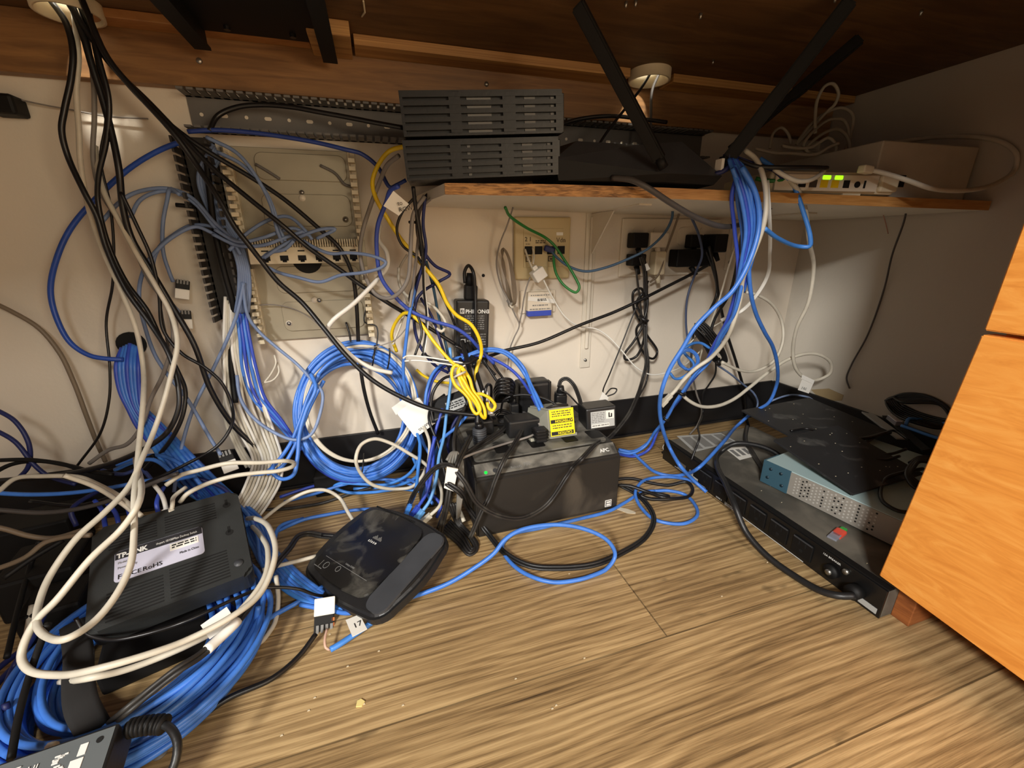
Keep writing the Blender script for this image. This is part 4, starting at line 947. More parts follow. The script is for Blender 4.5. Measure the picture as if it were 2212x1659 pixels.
# --- slate blue patch cables
ST = [('slate blue cable arching left from the duct, highest arch', '228,462,-.04 262,425 300,402 370,394 420,414 470,470 505,505 525,540,-.05'),
('slate blue cable arching low over the duct teeth', '288,456,-.04 310,418 345,402 385,402 430,430 480,490 520,512,-.05'),
('slate blue cable curving to the left down to the upper wall jack', '395,408,-.045 375,395 368,420 358,470 358,533 370,575 378,596,-.03'),
('slate blue cable making the widest bow left of the duct', '545,515,-.05 500,512 460,490 430,478 385,495 330,543,-.05 308,590 304,634 314,687 335,751 361,794 401,845,-.09 428,891 452,935 475,972,-.14'),
('slate blue cable bowing left to the lower wall jack', '540,522,-.05 500,500 470,480 420,475 380,495 350,520 335,560,-.04 345,600 372,640 390,662,-.03'),
('slate blue cable looping down from the punch-down block', '640,512,-.065 620,530 585,538 569,555 600,577 650,592 695,602,-.08 740,588 790,583 830,572 838,562 810,548 760,540 720,541 690,530 660,512,-.065'),
('slate blue cable crossing left over the block top', '690,508,-.06 730,488 700,488 650,505 610,525 575,548,-.06'),
('slate blue cable from the duct over the block', '480,318,-.05 530,345 575,395 597,440 608,480 622,512,-.06'),
('second slate blue cable from the duct top over the plate', '455,285,-.05 520,320 560,370 590,430 605,490 615,515,-.06'),
('slate blue cable rising from the duct and falling to the block', '500,530,-.05 545,490 590,465 630,460 665,490 680,510,-.06'),
('slate blue cable running flat into the block', '470,485,-.05 520,512 570,505 610,492 640,485 672,500,-.06'),
('slate blue cable running flat below the other into the block', '465,495,-.05 520,520 575,520 620,505 660,492,-.06')]
for l, s in ST: C(l, STEEL, 2.7, s)
for k in range(6):
    dx = k*6-14
    C('slate blue cable hanging straight down the dark vertical duct', STEEL, 2.7, f'{470+k*3},{300+6*k},-.02 {450+dx},{370} {470+dx},{440} {512+dx*.8},{510},-.035 {528+dx*.7},{560} {531+dx*.8},{610} {524+dx*.9},{665},-.04', group='slate blue cables running down the vertical duct')
o = C('slate blue cable falling from the duct to the black switch', STEEL, 2.7, '531,600,-.045 515,667 495,717 462,784,-.06 418,868 395,935 378,1012,-.12 372,1050')
C('slate blue cable from the duct looping through the wall coil front', STEEL, 2.7, '528,600,-.045 539,674 562,707 602,744 642,778,-.06 672,811 696,841 689,891 669,932 636,942,-.12 585,922 542,888 518,848 512,800,-.07')
# --- left hub of blue cables
for k in range(7):
    a = k-3
    s = f'{283+a*6},{728+abs(a)*3},-.03 {276+a*8},{775},-.05 {280+a*7},{830} {292+a*5},{870},-.07 {318+a*8},{905} {372+a*11},{965},-.10 {425+a*11},{1020} {470+a*12},{1075},.03 {520+a*9},{1125},.02'
    C('blue cable of the left bundle coming out of the wall hub', BLUE if k % 3 else DBLUE, 3.1, s, group='blue cables from the left wall hub to the floor')
for k in range(7):
    a = k-3
    s = f'{300+a*4},{860+a*3},-.06 {345+a*9},{930} {398+a*13},{1000},-.12 {450+a*15},{1055},.05 {530+a*9},{1110},.015 {560+a*7},{1170} {592+a*10},{1215},.012 {640+a*8},{1262-a*3},.01 {700+a*3},{1293-a*4} {770+a*2},{1300-a*3},.008'
    C('blue cable running on from the left bundle to below the home router', BLUE if k % 4 else BLUE2, 3.1, s, group='blue cables running right to the home router')
wl = PTS
hub = thing('cable_entry', 'dark wall opening where the left blue bundle comes out', 'opening', PY(288, 728, 0)); link('opening', cyl(B(), (0, -.006, 0), (0, -.001, 0), .020, seg=20), BLK, hub)
# --- cream bundle below the duct
for k in range(10):
    a = k-4.5
    s = f'{508+a*4.0},{630+(k%3)*8},-.03 {512+a*6},{740} {522+a*8},{800+(k%2)*8} {528+a*9+(k%3)*3},{860},-.06 {556+a*8},{930} {575+a*7},{985},-.08 {566+a*8},{1030} {545+a*8},{1070},-.10 {515+a*9},{1105}'
    C('cream cable of the bundle hanging below the vertical duct', WHITE if k % 3 else BWHITE, 2.5, s, group='cream cables hanging below the vertical duct')
for k in range(3):
    s = f'{490+k*9},{640},-.02 {490+k*9},{700},-.03 {483+k*8},{770} {486+k*7},{830} {484+k*6},{890},-.04 {505+k*6},{950} {530+k*8},{1000},-.06'
    C('cream cable at the left side of the hanging bundle', WHITE, 2.6, s, group='cream cables at the left of the hanging bundle')
for k in range(4):
    s = f'{512+k*6},{640},-.03 {520+k*7},{720},-.05 {525+k*10},{790} {545+k*9},{850},-.06 {590+k*6},{900} {640+k*3},{955+k*3},-.07'
    C('blue cable tied inside the cream bundle', DBLUE if k % 2 else BLUE, 2.6, s, group='blue cables inside the cream bundle')
C('thin cream wire loop right of the hanging bundle', WHITE, 1.6, '566,822,-.05 585,800 597,775 594,758,-.04', name='wire', cat='wire')
C('second thin cream wire loop right of the hanging bundle', WHITE, 1.6, '568,818,-.05 590,812 603,795 600,775,-.04', name='wire', cat='wire')
ow = C('thin grey wire drooping over the lower metal plate', GREY, 1.0, '548,650,-.02 600,650 650,665 690,695 720,735,-.03 740,745 770,747 813,744 857,728 884,700', name='wire', cat='wire')
C('dark grey thick cable inside the vertical duct', PLDK, 4.5, '455,330,-.03 462,420 472,500,-.03 490,580 505,640 508,680,-.03 500,760 508,860')
# --- wall coil
def coil(label, m, r, cx, cy, rx, ry, n, v0, v1, jit, group, seed, ph=0, rot=0, cat='cable coil', nm='cable_coil', tilt=0):
    rnd = random.Random(seed); out = []
    for i in range(n):
        K = 20; pts = []
        jx, jy, jr, js = rnd.uniform(-jit, jit), rnd.uniform(-jit, jit), rnd.uniform(-jit, jit)*1.3, rnd.uniform(0, 6.28)
        vv = rnd.uniform(-.012, .012)
        for k in range(K):
            t = 2*math.pi*k/K+ph; w = 1+.02*math.sin(2*t+js)
            x = cx+jx+(rx+jr)*w*math.cos(t)*math.cos(rot)-(ry+jr)*w*math.sin(t)*math.sin(rot); y = cy+jy+(rx+jr)*w*math.cos(t)*math.sin(rot)+(ry+jr)*w*math.sin(t)*math.cos(rot)
            f = (math.sin(t)+1)/2
            pts.append(PY(x, y, v0+(v1-v0)*f+vv+.004*math.sin(3*t+js)))
        out.append(pts)
    return out
# one long cable wound many times: spiral through the loops
def wind(label, m, r, loops, tiem=None, group=None, nm='cable_coil', cat='cable coil'):
    pts = []; n = len(loops)
    for i in range(n):
        A, Bn = loops[i], loops[min(i+1, n-1)]; K = len(A)
        for k in range(K): pts.append(A[k].lerp(Bn[k], k/K))
    pts = [p for p in pts]
    o = C(label, m, r, pts, name=nm, cat=cat, group=group); return o
L1 = coil('', None, 3, 772, 886, 118, 128, 14, -.028, -.105, 13, None, 4, ph=-1.2)
L1 += coil('', None, 3, 772, 886, 131, 143, 5, -.030, -.110, 5, None, 14, ph=-1.2)
o = wind('large coil of blue network cable leaning against the white wall', BLUE, 3.2, L1)
for f in (.010, .022):
    pass
L2 = coil('', None, 3, 770, 884, 136, 148, 2, -.030, -.085, 4, None, 8, ph=-1.0)
wind('deep blue cable coil lying around the large blue wall coil', DBLUE, 3.1, L2)
L3 = coil('', None, 3, 775, 862, 118, 124, 2, -.032, -.110, 7, None, 21, ph=-.9)
wind('cream cable loops showing inside the bottom of the wall coil', WHITE, 2.8, L3)
for k, (px, py, a) in enumerate(((808, 765, -.055), (840, 772, -.055), (780, 1000, -.105))):
    p = PY(px, py, a); d = (PY(px+8, py-25, a)-p).normalized(); t = thing('cable_tie', ('black cable tie on the upper part of the wall coil', 'second black cable tie right of the first on the wall coil', 'black cable tie at the bottom of the wall coil')[k], 'cable tie', p)
    link('band', tube(B(), spline([Vector(q)*1.0 for q in ((-.004, .012, -.018), (-.003, -.016, -.012), (0, -.022, 0), (.003, -.016, .012), (.004, .012, .018))], sub=5), .0014, 6, flat=1), BLACK, t, True)
C('blue cable dropping from the coil left side in a hook', BLUE, 3.3, '672,800,-.08 682,830 660,880,-.11 645,930 640,980 630,1018,-.15 605,1026 585,1010 590,990')
C('blue cable leaving the coil down to the cream bundle foot', BLUE, 3.3, '690,800,-.07 665,850 645,905,-.10 625,950 595,990,-.12 570,1012 540,1015')
C('second blue cable leaving the coil down to the cream bundle foot', BLUE, 3.3, '700,815,-.07 672,865 648,920,-.10 632,960 605,1000,-.13 575,1015')
o = C('cream cable with a loop in front of the wall coil', WHITE, 3.1, '935,1065,.03 925,1010,-.16 880,975 835,950 805,943 778,955 766,985,-.17 775,1015 798,1040 828,1050,.05 860,1052,.04 885,1048 905,1030 920,1000,-.14 928,960')
o = C('cream cable doubled into a hairpin above the black switch', WHITE, 3.2, '355,1035,-.2 385,1015 430,1003 490,990,-.2 560,990 615,987 632,992,-.17 628,1000 600,1008 550,1012,-.2 500,1018 440,1035 400,1055,-.22 385,1072')
# --- floor strands between coil and home router
FS = [('blue cable running along the floor from the left below the coil', BLUE, '590,1140,.006 650,1115 700,1105 760,1096,.006 800,1095 830,1100'),
('blue cable folded on the floor in front of the wall coil', BLUE2, '905,1058,.02 860,1052 800,1058 745,1057,.012 718,1045 730,1038 780,1040 830,1042 880,1020 900,990,-.12 905,955'),
('blue cable lying behind the fold on the floor', BLUE, '610,1075,.006 680,1058 740,1040 800,1030 860,1035 905,1052,.01'),
('deep blue cable lying behind the fold on the floor', DBLUE, '600,1065,.006 660,1046 720,1032,.008'),
('blue cable under the coil towards the home router ports', BLUE, '830,1035,.01 880,1032 915,1060 930,1085,.03'),
('blue cable looping off the coil to the right of the cream loop', BLUE2, '890,985,-.12 900,1020 870,1040 820,1048,.01 760,1050'),
('black cord lying on the floor left of the home router', DUSTB, '560,1092,.006 620,1090 690,1080 760,1058,.006 800,1048'),
('cream cable arching over the floor to the home router', WHITE, '556,1118,.03 610,1078,.05 665,1053 700,1052 728,1068,.04 748,1102,.03 765,1130,.02'),
('blue cable ending short on the floor beside the home router', BLUE, '585,1165,.006 600,1128 650,1112,.006'),
('cream cable peeking out left of the home router', WHITE, '560,1222,.02 600,1212 640,1203 672,1195,.012 682,1193,.006')]
for l, m, s in FS: C(l, m, 3.0, s)
PL = [('blue cable plugged into the back of the home router', BLUE2, '885,900,-.09 905,955,-.14 900,1010 893,1060,.06 880,1090,.035', BLUE2),
('deep blue cable plugged into the back of the home router', DBLUE, '955,880,-.12 935,945,-.14 932,1000 918,1060,.06 897,1094,.035', DBLUE),
('light blue cable plugged into the back of the home router', LBLUE, '973,749,-.08 976,798 971,846 963,895,-.13 956,944 946,981 939,1030 924,1078,.05 906,1103,.035', DBLUE),
('cream cable plugged into the right end of the home router', WHITE, '905,900,-.10 925,950,-.15 925,1000 940,1030,-.18 950,1060 945,1090,.05 922,1112,.035', WHITE)]
for l, m, s, bt in PL:
    o = C(l, m, 2.9, s); plug(o, 1, m=m, bootm=m)
for l, m, s in (('blue cable passing right of the home router corner', DBLUE, '938,940,-.16 925,990 920,1050 948,1090,.03 938,1115,.012'),
 ('blue cable rising from the tangle to the centre bunch', BLUE, '1010,893,-.16 985,920 955,945,-.15 935,985 930,1040,.03 915,1085'),
 ('blue cable standing upright behind the home router', BLUE, '905,1085,.02 920,1040 935,1000,-.15 915,960 900,915,-.10'),
 ('navy cable hidden behind the centre bunch', NAVY, '985,1000,.03 965,960,-.13 975,920 1000,880')): C(l, m, 2.9, s)
# --- centre hanging cables
MID = [
('thick blue cable hanging from the vented boxes to the power brick', mat('centre_blue_jacket', (58, 82, 176), .4, var=.1, vs=60), 3.4, '868,398,-.15 850,408 841,433,-.12 822,483 819,537 828,596 857,637,-.09 891,668 938,690 985,706 1016,728 1038,753 1068,785,-.08'),
('navy cable kinked to the right above the power brick', NAVY, 2.9, '912,450,-.10 909,490 919,537 944,571 976,590,-.06 951,606 919,625 904,643 897,693,-.07 907,740 938,784 969,803,-.08'),
('blue cable hanging straight down over the coil right side', BLUE, 3.0, '905,600,-.09 885,687 878,740 872,787,-.09 875,844,-.08 885,900,-.06'),
('blue cable falling from the jack block to the coil', NAVY, 2.6, '912,640,-.07 935,680 955,740 972,800,-.07'),
('thick yellow cable hanging from the vented boxes over the power brick', YEL, 3.4, '884,312,-.10 850,322 825,352 812,390 820,425,-.09 845,470 870,510 916,568,-.09 951,612 969,653 988,678 1020,700 1038,734 1041,762,-.10 1032,790 1022,830 1010,865'),
('yellow cable looping left behind the black cords', YEL, 3.2, '858,755,-.03 848,720 860,688 882,672,-.08 907,690 938,734 969,772 988,790,-.13'),
('yellow cable passing low behind the coil edge', YEL, 2.8, '900,795,-.04 915,808 940,820 975,826,-.05'),
('thick white cable bent in a wide zigzag in front of the coil', BWHITE, 3.8, '828,480,-.04 822,510 840,540 841,570,-.07 825,592 767,650 720,687,-.09 710,707 733,734 767,768,-.10 807,791 847,801,-.09'),
('grey cable looping left of the centre bunch from the lower box', GREY, 3.3, '870,332,-.14 845,352 831,380 806,443,-.08 788,499 783,546 794,593 813,628,-.08 841,640 866,628 885,599 891,552 894,505 900,458 925,420,-.13'),
('black cord curving on the left of the centre bunch', BLACK, 2.2, '905,420,-.13 875,455 863,493 875,527 907,552,-.10 917,568'),
('black cord curving on the right of the centre bunch', BLACK, 2.2, '890,476,-.12 905,478 913,500 919,540 915,575,-.10 900,606 888,646 905,680,-.09 913,715 897,765'),
('black and white striped cord hanging down the centre', BLACK, 2.0, '905,430,-.12 915,500 918,575 919,624 924,678,-.08 921,725 916,759 938,772 975,790,-.12'),
('white thin cord beside the black striped cord', BWHITE, 1.2, '922,560,-.10 922,624 927,678,-.08 924,725 918,760'),
('dark blue cord in the centre bunch', NAVY, 2.6, '925,425,-.12 920,480 925,540 905,610 895,650,-.08'),
('grey cord in the centre bunch under the shelf end', GREY, 2.6, '945,420,-.12 915,450 908,520 898,600,-.10 888,660'),
('black cord in the centre bunch under the shelf end', BLACK, 3.0, '900,400,-.14 905,450 915,520 920,570,-.10'),
('thick black cord bundle strand just left of the shelf edge', PLDK, 3.6, '935,415,-.10 912,440 908,490 917,550,-.08'),
('teal cable falling behind the yellow cable', TEAL, 2.6, '925,560,-.05 940,620 950,680 962,730,-.05 970,770'),
('black cord running beside the yellow cable to the brick', BLACK, 2.4, '920,565,-.07 945,610 965,650 985,700,-.06'),
('cream cable looping right in front of the blue cable', WHITE, 2.8, '866,574,-.04 866,605 878,630 900,645 925,650 950,670 965,697,-.07 957,713 930,692 905,670 885,653'),
('cream cable dropping from the left of the centre bunch', WHITE, 2.2, '885,546,-.03 868,575 866,610 882,645,-.04 870,690 850,740'),
('thin black cord rising from the wall coil', BLACK, 1.8, '750,690,-.015 757,715 760,740,-.03'),
('thin black cord curving down right of the block', BLACK, 1.4, '795,655,-.02 790,690 815,700 815,740 805,770,-.05'),
('grey-white striped cord pulled flat across to the brick leads', BWHITE, 1.5, '872,770,-.12 880,765 920,768 960,775 1005,785,-.13 1003,789 960,783 900,775 875,776'),
('black cord tied around the brick leads', BLACK, 2.6, '912,762,-.10 935,772 975,782 1010,783,-.13 1034,772,-.12'),
('black lead running down from the power brick, left one', BLACK, 4.6, '1000,735,-.05 1008,770,-.08 1020,820,-.13 1030,870,-.17 1030,915,-.19'),
('black lead running down from the power brick, right one', BLACK, 4.4, '1010,740,-.05 1022,775,-.08 1035,820,-.12 1048,860,-.15'),
('black lead running along the left side of the brick leads', BLACK, 3.6, '990,760,-.06 1003,800,-.10 1012,850,-.14 1000,900'),
('cord looping up and over the power brick socket', BLACK, 3.3, '1008,610,-.022 1008,585 1016,572 1026,585,-.04 1030,630 1030,700,-.048 1030,745 1045,780,-.05 1070,810'),
('blue cable arching right from the power brick, outermost', BLUE, 3.1, '1000,770,-.07 1044,754 1076,754 1105,766 1132,795,-.10 1147,832 1159,856 1172,885,-.17'),
('blue cable arching right from the power brick, middle one', BLUE, 3.1, '990,776,-.07 1044,758 1086,761 1113,781 1135,812,-.11 1149,846 1165,888,-.17'),
('blue cable arching right from the power brick, lowest one', DBLUE, 3.1, '995,765,-.06 1046,768 1076,780 1103,797 1125,819,-.10 1144,848 1164,888,-.16'),
('blue cable arching left over the wall coil edge, upper', BLUE, 3.0, '1008,768,-.07 985,772 961,781 937,802 922,838,-.10 915,880 905,900'),
('blue cable arching left over the wall coil edge, lower', DBLUE, 3.0, '1006,774,-.07 975,782 950,797 933,822 925,850,-.10 918,890'),
]
for l, m, r, s in MID: C(l, m, r, s)
o = [x for x in COL.objects if x.get('label', '').startswith('black lead running down from the power brick, right')][0]; tie(o, .45, .0062)
p = PY(1052, 868, -.155)
bm = obox(B(), p, (PY(1046, 828, -.14)-PY(1056, 868, -.16)), (0, -1, 0), .045, .009, .006, .001); wpart(o, 'white_wrap', bm, CARD, label='white tag wrapped on the lead')
# paper flag under the boxes
o = [x for x in COL.objects if x.get('label', '').startswith('thick blue cable hanging from the vented')][0]
P0, P1, P3 = PY(838, 450, -.17), PY(872, 462, -.17), PY(858, 410, -.165)
bm = hexa(B(), [PY(835, 440, -.17), PY(868, 462, -.17), PY(890, 437, -.165), PY(857, 408, -.165)], [q-Vector((0, .0008, 0)) for q in (PY(835, 440, -.17), PY(868, 462, -.17), PY(890, 437, -.165), PY(857, 408, -.165))])
wpart(o, 'label_tag', bm, CARD, label='folded white paper tag')
text(o, 'to\nRGW', .0085, PY(866, 440, -.1715), INKB, PY(890, 440, -.17)-PY(862, 444, -.17), (0.25, 0, 1), wp=True, name='handwriting')
# yellow tied coil
YL = ['1003,800,-.16 985,786 976,803 983,829 1003,848,-.17 1013,862 1018,880 1028,893,-.19 1036,885 1028,862 1016,846 1003,822 992,803 996,790',
 '1008,806,-.16 998,792 990,800 998,830 1012,850,-.18 1028,872 1040,898 1046,902,-.19 1046,885 1036,862 1022,842 1014,815 1000,795',
 '1018,848,-.17 1040,850 1058,860 1069,876,-.18 1062,886 1054,880 1052,868']
rawp = []
for s in YL: rawp += path(s, .003)
o = C('yellow cable wound in a small tied hank', YEL, 3.0, rawp, name='cable_hank', cat='cable hank'); tie(o, .36, .012, WHITE, w=.003)
# --- telephone side
C('green cable looping in front of the beige wall plate', GRN, 2.7, '1098,448,-.10 1108,467 1142,492 1184,515,-.03 1202,531 1221,559,-.04 1246,601 1255,624 1248,634 1225,621 1207,596 1201,568 1202,541,-.025')
o = C('teal cable from the beige plate swinging right under the shelf', mat('steel_teal_jacket', (62, 92, 122), .45), 2.6, '1190,536,-.022 1207,557 1234,578 1269,589,-.06 1311,582 1361,564 1407,541 1442,508 1458,476 1459,448,-.10')
link('t', B(), BLK) if False else None
wpart(o, 'boot', obox(B(), PY(1192, 540, -.022), (1, -.3, -.3), (0, 0, 1), .022, .012, .012, .003), NAVY, label='navy boot')
C('grey phone cord hanging left of the beige plate', GREY, 1.5, '1115,448,-.06 1101,488 1085,527 1077,568 1085,614,-.02 1103,651 1115,680 1124,702 1112,730 1103,753 1097,799,-.02', cat='cord', name='phone_cable')
raw = []
for k in range(5):
    a = k*1.2; raw += path(f'{1092+a},{535+a},-.03 {1103+a},{560+a} {1110+k*2},{620},-.035 {1112+a},{655} {1103+k*2},{662-k*2},-.02 {1098+a},{620} {1094-a},{570} {1088+a},{540},-.025', .0012)
o = C('hank of thin grey phone cord tied beside the beige plate', BRN, 1.2, raw, cat='cord hank', name='phone_cable_hank'); tie(o, .3, .006, WHITE, w=.002)
C('clear phone plug tip hanging below the grey hank', GREY, 3.6, '1100,648,-.02 1108,664,-.02', cat='plug', name='phone_plug')
C('grey phone cord running down from the splitter', GREY, 1.5, '1149,600,-.03 1140,625 1135,645,-.03 1130,675 1124,700,-.02', cat='cord', name='phone_cable')
C('white phone cord from the beige plate left jack to the splitter', WHITE, 2.0, '1139,539,-.014 1146,560 1154,580,-.03', cat='cord', name='phone_cable')
C('white phone cord from the beige plate middle jack', WHITE, 2.0, '1156,536,-.014 1158,555 1156,572,-.03', cat='cord', name='phone_cable')
C('long thin white cord falling from the splitter to the right', BWHITE, 1.5, '1178,606,-.035 1197,644 1223,686 1253,707 1290,714,-.03 1315,730 1343,760 1375,798 1405,814 1440,811 1480,795,-.06 1520,760', cat='cord', name='phone_cable')
# --- long black cord and outlets
C('long black cord rising from the brick leads to the right outlets', BLACK, 3.5, '985,745,-.06 1040,770 1096,756,-.05 1165,741 1257,704 1327,679,-.05 1384,654 1442,626 1500,598 1534,580,-.055', cat='power cord', name='power_cable')
C('doubled black power cord from the outlets looping over the battery backup front', DUSTB, 2.1, '1388,560,-.045 1396,590 1397,640 1397,707,-.05 1396,764 1397,790 1389,822,-.07 1376,861 1356,901 1319,945,-.17 1285,962,.13 1252,995,.131 1234,1012,-.275 1220,1032,-.283 1177,1091,-.285 1125,1119,-.30 1077,1115 1029,1088 998,1036,-.31 970,1004,-.29 938,1008 898,1052,-.25 878,1088,.03', strands=2, cat='power cord', name='power_cable')
C('black power cord hanging beside the doubled cord to the adapters', DUSTB, 2.1, '1378,585,-.045 1385,650 1392,720,-.045 1402,790 1396,830,-.06 1380,860 1362,895 1330,935,-.15', cat='power cord', name='power_cable')
raw = path('1396,650,-.055 1388,628,-.03 1372,635,-.03 1372,670 1385,700 1400,730 1421,765,-.03 1412,780 1395,772,-.035 1380,740 1377,715 1395,690,-.055 1402,650 1398,635', .0028) + path('1390,640,-.04 1378,660 1392,700 1372,740 1350,770,-.03 1352,781 1375,775,-.035 1392,740 1396,705,-.05', .0028)
o = C('black power cord folded into a hanging hank on the wall', BLACK, 2.8, raw, cat='cord hank', name='cable_hank'); tie(o, .52, .012, w=.006)
C('black power cord leaving the lower left plug with a white tag', BLACK, 4.2, '1385,545,-.035 1396,570 1399,620 1398,680,-.045', cat='power cord', name='power_cable')
o = C('thin black cord falling from the hank to a tagged tip', BLACK, 1.5, '1405,612,-.03 1372,681,-.035 1346,744 1319,808,-.05 1302,851,-.10 1305,858 1320,843 1332,845,-.10 1328,853 1310,860', cat='cord', name='thin_cable')
bm = hexa(B(), [PY(1293, 868, -.11), PY(1305, 880, -.11), PY(1314, 862, -.11), PY(1301, 850, -.11)], [q-Vector((0, .001, 0)) for q in (PY(1293, 868, -.11), PY(1305, 880, -.11), PY(1314, 862, -.11), PY(1301, 850, -.11))]); wpart(o, 'label_tag', bm, CARD, label='white paper tag')
C('beige cord hanging behind the blue thin cable under the shelf', BRN, 2.2, '1480,450,-.06 1462,500 1445,545,-.03 1425,600 1408,615,-.02')
C('grey-blue cable hanging down from the shelf right of the outlets', mat('dull_blue_jacket', (66, 78, 108), .5), 2.4, '1497,470,-.12 1515,515 1521,560 1505,600,-.06 1488,650 1484,700 1487,745,-.06')
C('black cord bunch falling from the angled plug, left strand', BLACK, 3.0, '1530,550,-.05 1545,590 1552,640,-.05 1535,680 1510,720,-.06', cat='power cord', name='power_cable')
C('black cord bunch falling from the angled plug, right strand', BLACK, 3.4, '1536,540,-.055 1550,600 1556,650 1570,720,-.05 1592,795 1608,860 1612,920,-.03 1618,965,-.08 1640,1015,.047 1672,1043,.05', cat='power cord', name='power_cable')
C('thick black cord curling on the rack power unit to the rack router', DUSTB, 4.2, '1612,930,.046 1609,960,.047 1622,985,.047 1650,1028,.047 1675,1048,.047', cat='power cord', name='power_cable')
C('thick black mains cable of the rack power unit sweeping onto the floor', PLBLK, 4.8, '1700,1012,.047 1668,985 1628,970 1584,967 1553,985,.05 1546,1015 1565,1056,.06 1582,1100,.05 1606,1158,.02 1650,1210,.004 1712,1257 1767,1289,.006 1804,1299,.012 1838,1300,.016', cat='power cord', name='power_cable')
# --- UPS top cords
UP_ = [('flat black cord arching from the upright plug to the label adapter', DUSTB, 2.2, '1207,838,-.088 1212,824 1224,820 1238,832,-.10 1250,860 1258,888,-.15 1272,905', 2),
('thin black cord from the upright plug to the label adapter', BLACK, 1.7, '1210,845,-.10 1225,852 1255,882,-.12 1285,895 1300,888,-.16', 1),
('dusty black cord draped down over the battery backup front', DUSTB, 2.1, '1180,940,-.20 1165,940 1130,892,.15 1140,900,.145 1128,925,.14 1105,965,.135 1085,995,-.275 1065,1040,-.283 1052,1075,-.285 1035,1105,-.29 1010,1160,.02', 2),
('black cord lying across the battery backup top to the left', DUSTB, 2.0, '1175,905,.15 1150,905,.14 1110,915,.135 1050,945,.14 1005,975,-.24 965,990,-.25', 1),
('dusty black cord crossing towards the barrel plug', DUSTB, 2.2, '1100,905,.14 1088,925 1060,945,.135 1020,968,.135 990,990,-.26 975,1020,-.27', 2),
('black cord running over the grey caution adapter', DUSTB, 2.6, '1080,885,.15 1120,895 1160,893,.16 1195,878,-.19 1225,877,-.185', 1),
('grey cord from the ribbed plug lying along the top front', GREY, 2.0, '1162,915,.15 1168,925,.14 1150,940 1090,958,.13 1030,975 985,992,-.27', 1),
('black cord looping up from the adapter to the barrel plug', BLACK, 2.6, '1050,905,.14 1046,870,-.17 1050,835,-.17 1060,832 1060,860 1053,890,.14 1060,915 1100,915,.14 1150,908', 1),
('black cord arching over the back of the battery backup', BLACK, 2.2, '1080,890,.15 1090,862,-.12 1130,853 1175,862 1205,878,-.16', 1),
('black cord coming down left of the battery backup', DUSTB, 3.0, '1005,875,-.15 985,920 978,960,-.22 982,1010 975,1050,-.27 955,1100,.03 940,1140,.012', 1),
('dusty black flat cord falling along the battery backup left edge', DUSTB, 2.4, '1015,940,-.20 1000,970 985,1000,-.28 970,1040 960,1090,-.29 945,1150,.01', 2),
('black cord from the left adapter tangle to the floor', BLACK, 2.6, '960,850,-.09 935,870 925,900,-.13 945,960 955,1010,-.18 965,1060', 1),
('black cord arching up left of the yellow hank', BLACK, 2.8, '1000,815,-.10 965,812 940,835,-.11 930,870 935,910', 1),
('black cord dropping behind the yellow hank', BLACK, 2.6, '1060,775,-.06 1075,800 1088,820,-.07 1095,860,-.10', 1),
('second black cord dropping behind the yellow hank', BLACK, 2.6, '1045,775,-.06 1060,802 1075,825,-.08', 1)]
for l, m, r, s, n in UP_: C(l, m, r, s, strands=n, cat='power cord', name='power_cable')
raw = []
for k in range(5): raw += path(f'{1068+k},{842+k*6},-.10 {1080},{820+k*7},-.13 {1102},{820+k*8},-.13 {1110-k},{838+k*6},-.11 {1098},{852+k*4},-.09', .003)
C('glossy black cord wound in a small coil on the battery backup', BLACK, 3.2, raw, cat='cord hank', name='cable_hank')
raw = []
for k in range(4): raw += path(f'{1066+k*3},{892+k*3},.14 {1080},{884+k*4},.15 {1104-k*2},{894+k*2},.15 {1098},{908+k},.14 {1075},{905+k*2},.14', .0015)
C('thin black cord tangle in front of the black angled plug', BLACK, 1.5, raw, cat='cord hank', name='cable_hank')
# grey ribbon hank left of UPS
raw = []
for k in range(4): raw += path(f'{962+k*6},{992+k*2},-.27 {975+k*3},{975},-.26 {992-k},{985},-.26 {996-k*3},{1040},-.29 {990-k*2},{1090},-.30 {980},{1108+k*2},.02 {966+k*2},{1095},.03 {968+k*2},{1040},-.29', .0022)
o = C('hank of grey cord standing left of the battery backup', mat('grey_cord', (116, 114, 108), .5, var=.15, vs=50), 2.3, raw, cat='cord hank', name='cable_hank')
bm = hexa(B(), [PY(955, 1050, -.30), PY(975, 1058, -.30), PY(986, 1010, -.30), PY(962, 1005, -.30)], [q-Vector((0, .002, 0)) for q in (PY(955, 1050, -.30), PY(975, 1058, -.30), PY(986, 1010, -.30), PY(962, 1005, -.30))]); wpart(o, 'paper_wrap', bm, CARD, label='white paper wrap')
for k in range(3): C('dusty flat black cord folded on the floor at the left corner of the battery backup', DUSTB, 2.2, f'{950+k*8},{1140-k*8},.01 {985+k*5},{1170-k*6},.004 {1008+k*3},{1195-k*4} {1022+k},{1185-k*4} {1012-k*2},{1160-k*4},.004 {985+k*2},{1130},.012 {965+k*6},{1085},.05', strands=2, cat='power cord', name='power_cable', group='folded cords at the battery backup corner')
C('white-tipped cord end behind the folded cords', WHITE, 4.0, '985,1095,.03 997,1125,.012', cat='cord', name='cord_end')
C('long flat black cord sweeping over the floor in front of the battery backup', PLBLK, 2.4, '960,1040,-.30 988,1060,-.31 1009,1099,.05 1045,1147,.012 1085,1195,.004 1137,1223 1196,1229 1276,1223 1336,1199 1387,1167 1407,1131,.004 1399,1103 1371,1072,.006 1336,1052,.012', strands=2, cat='power cord', name='power_cable')
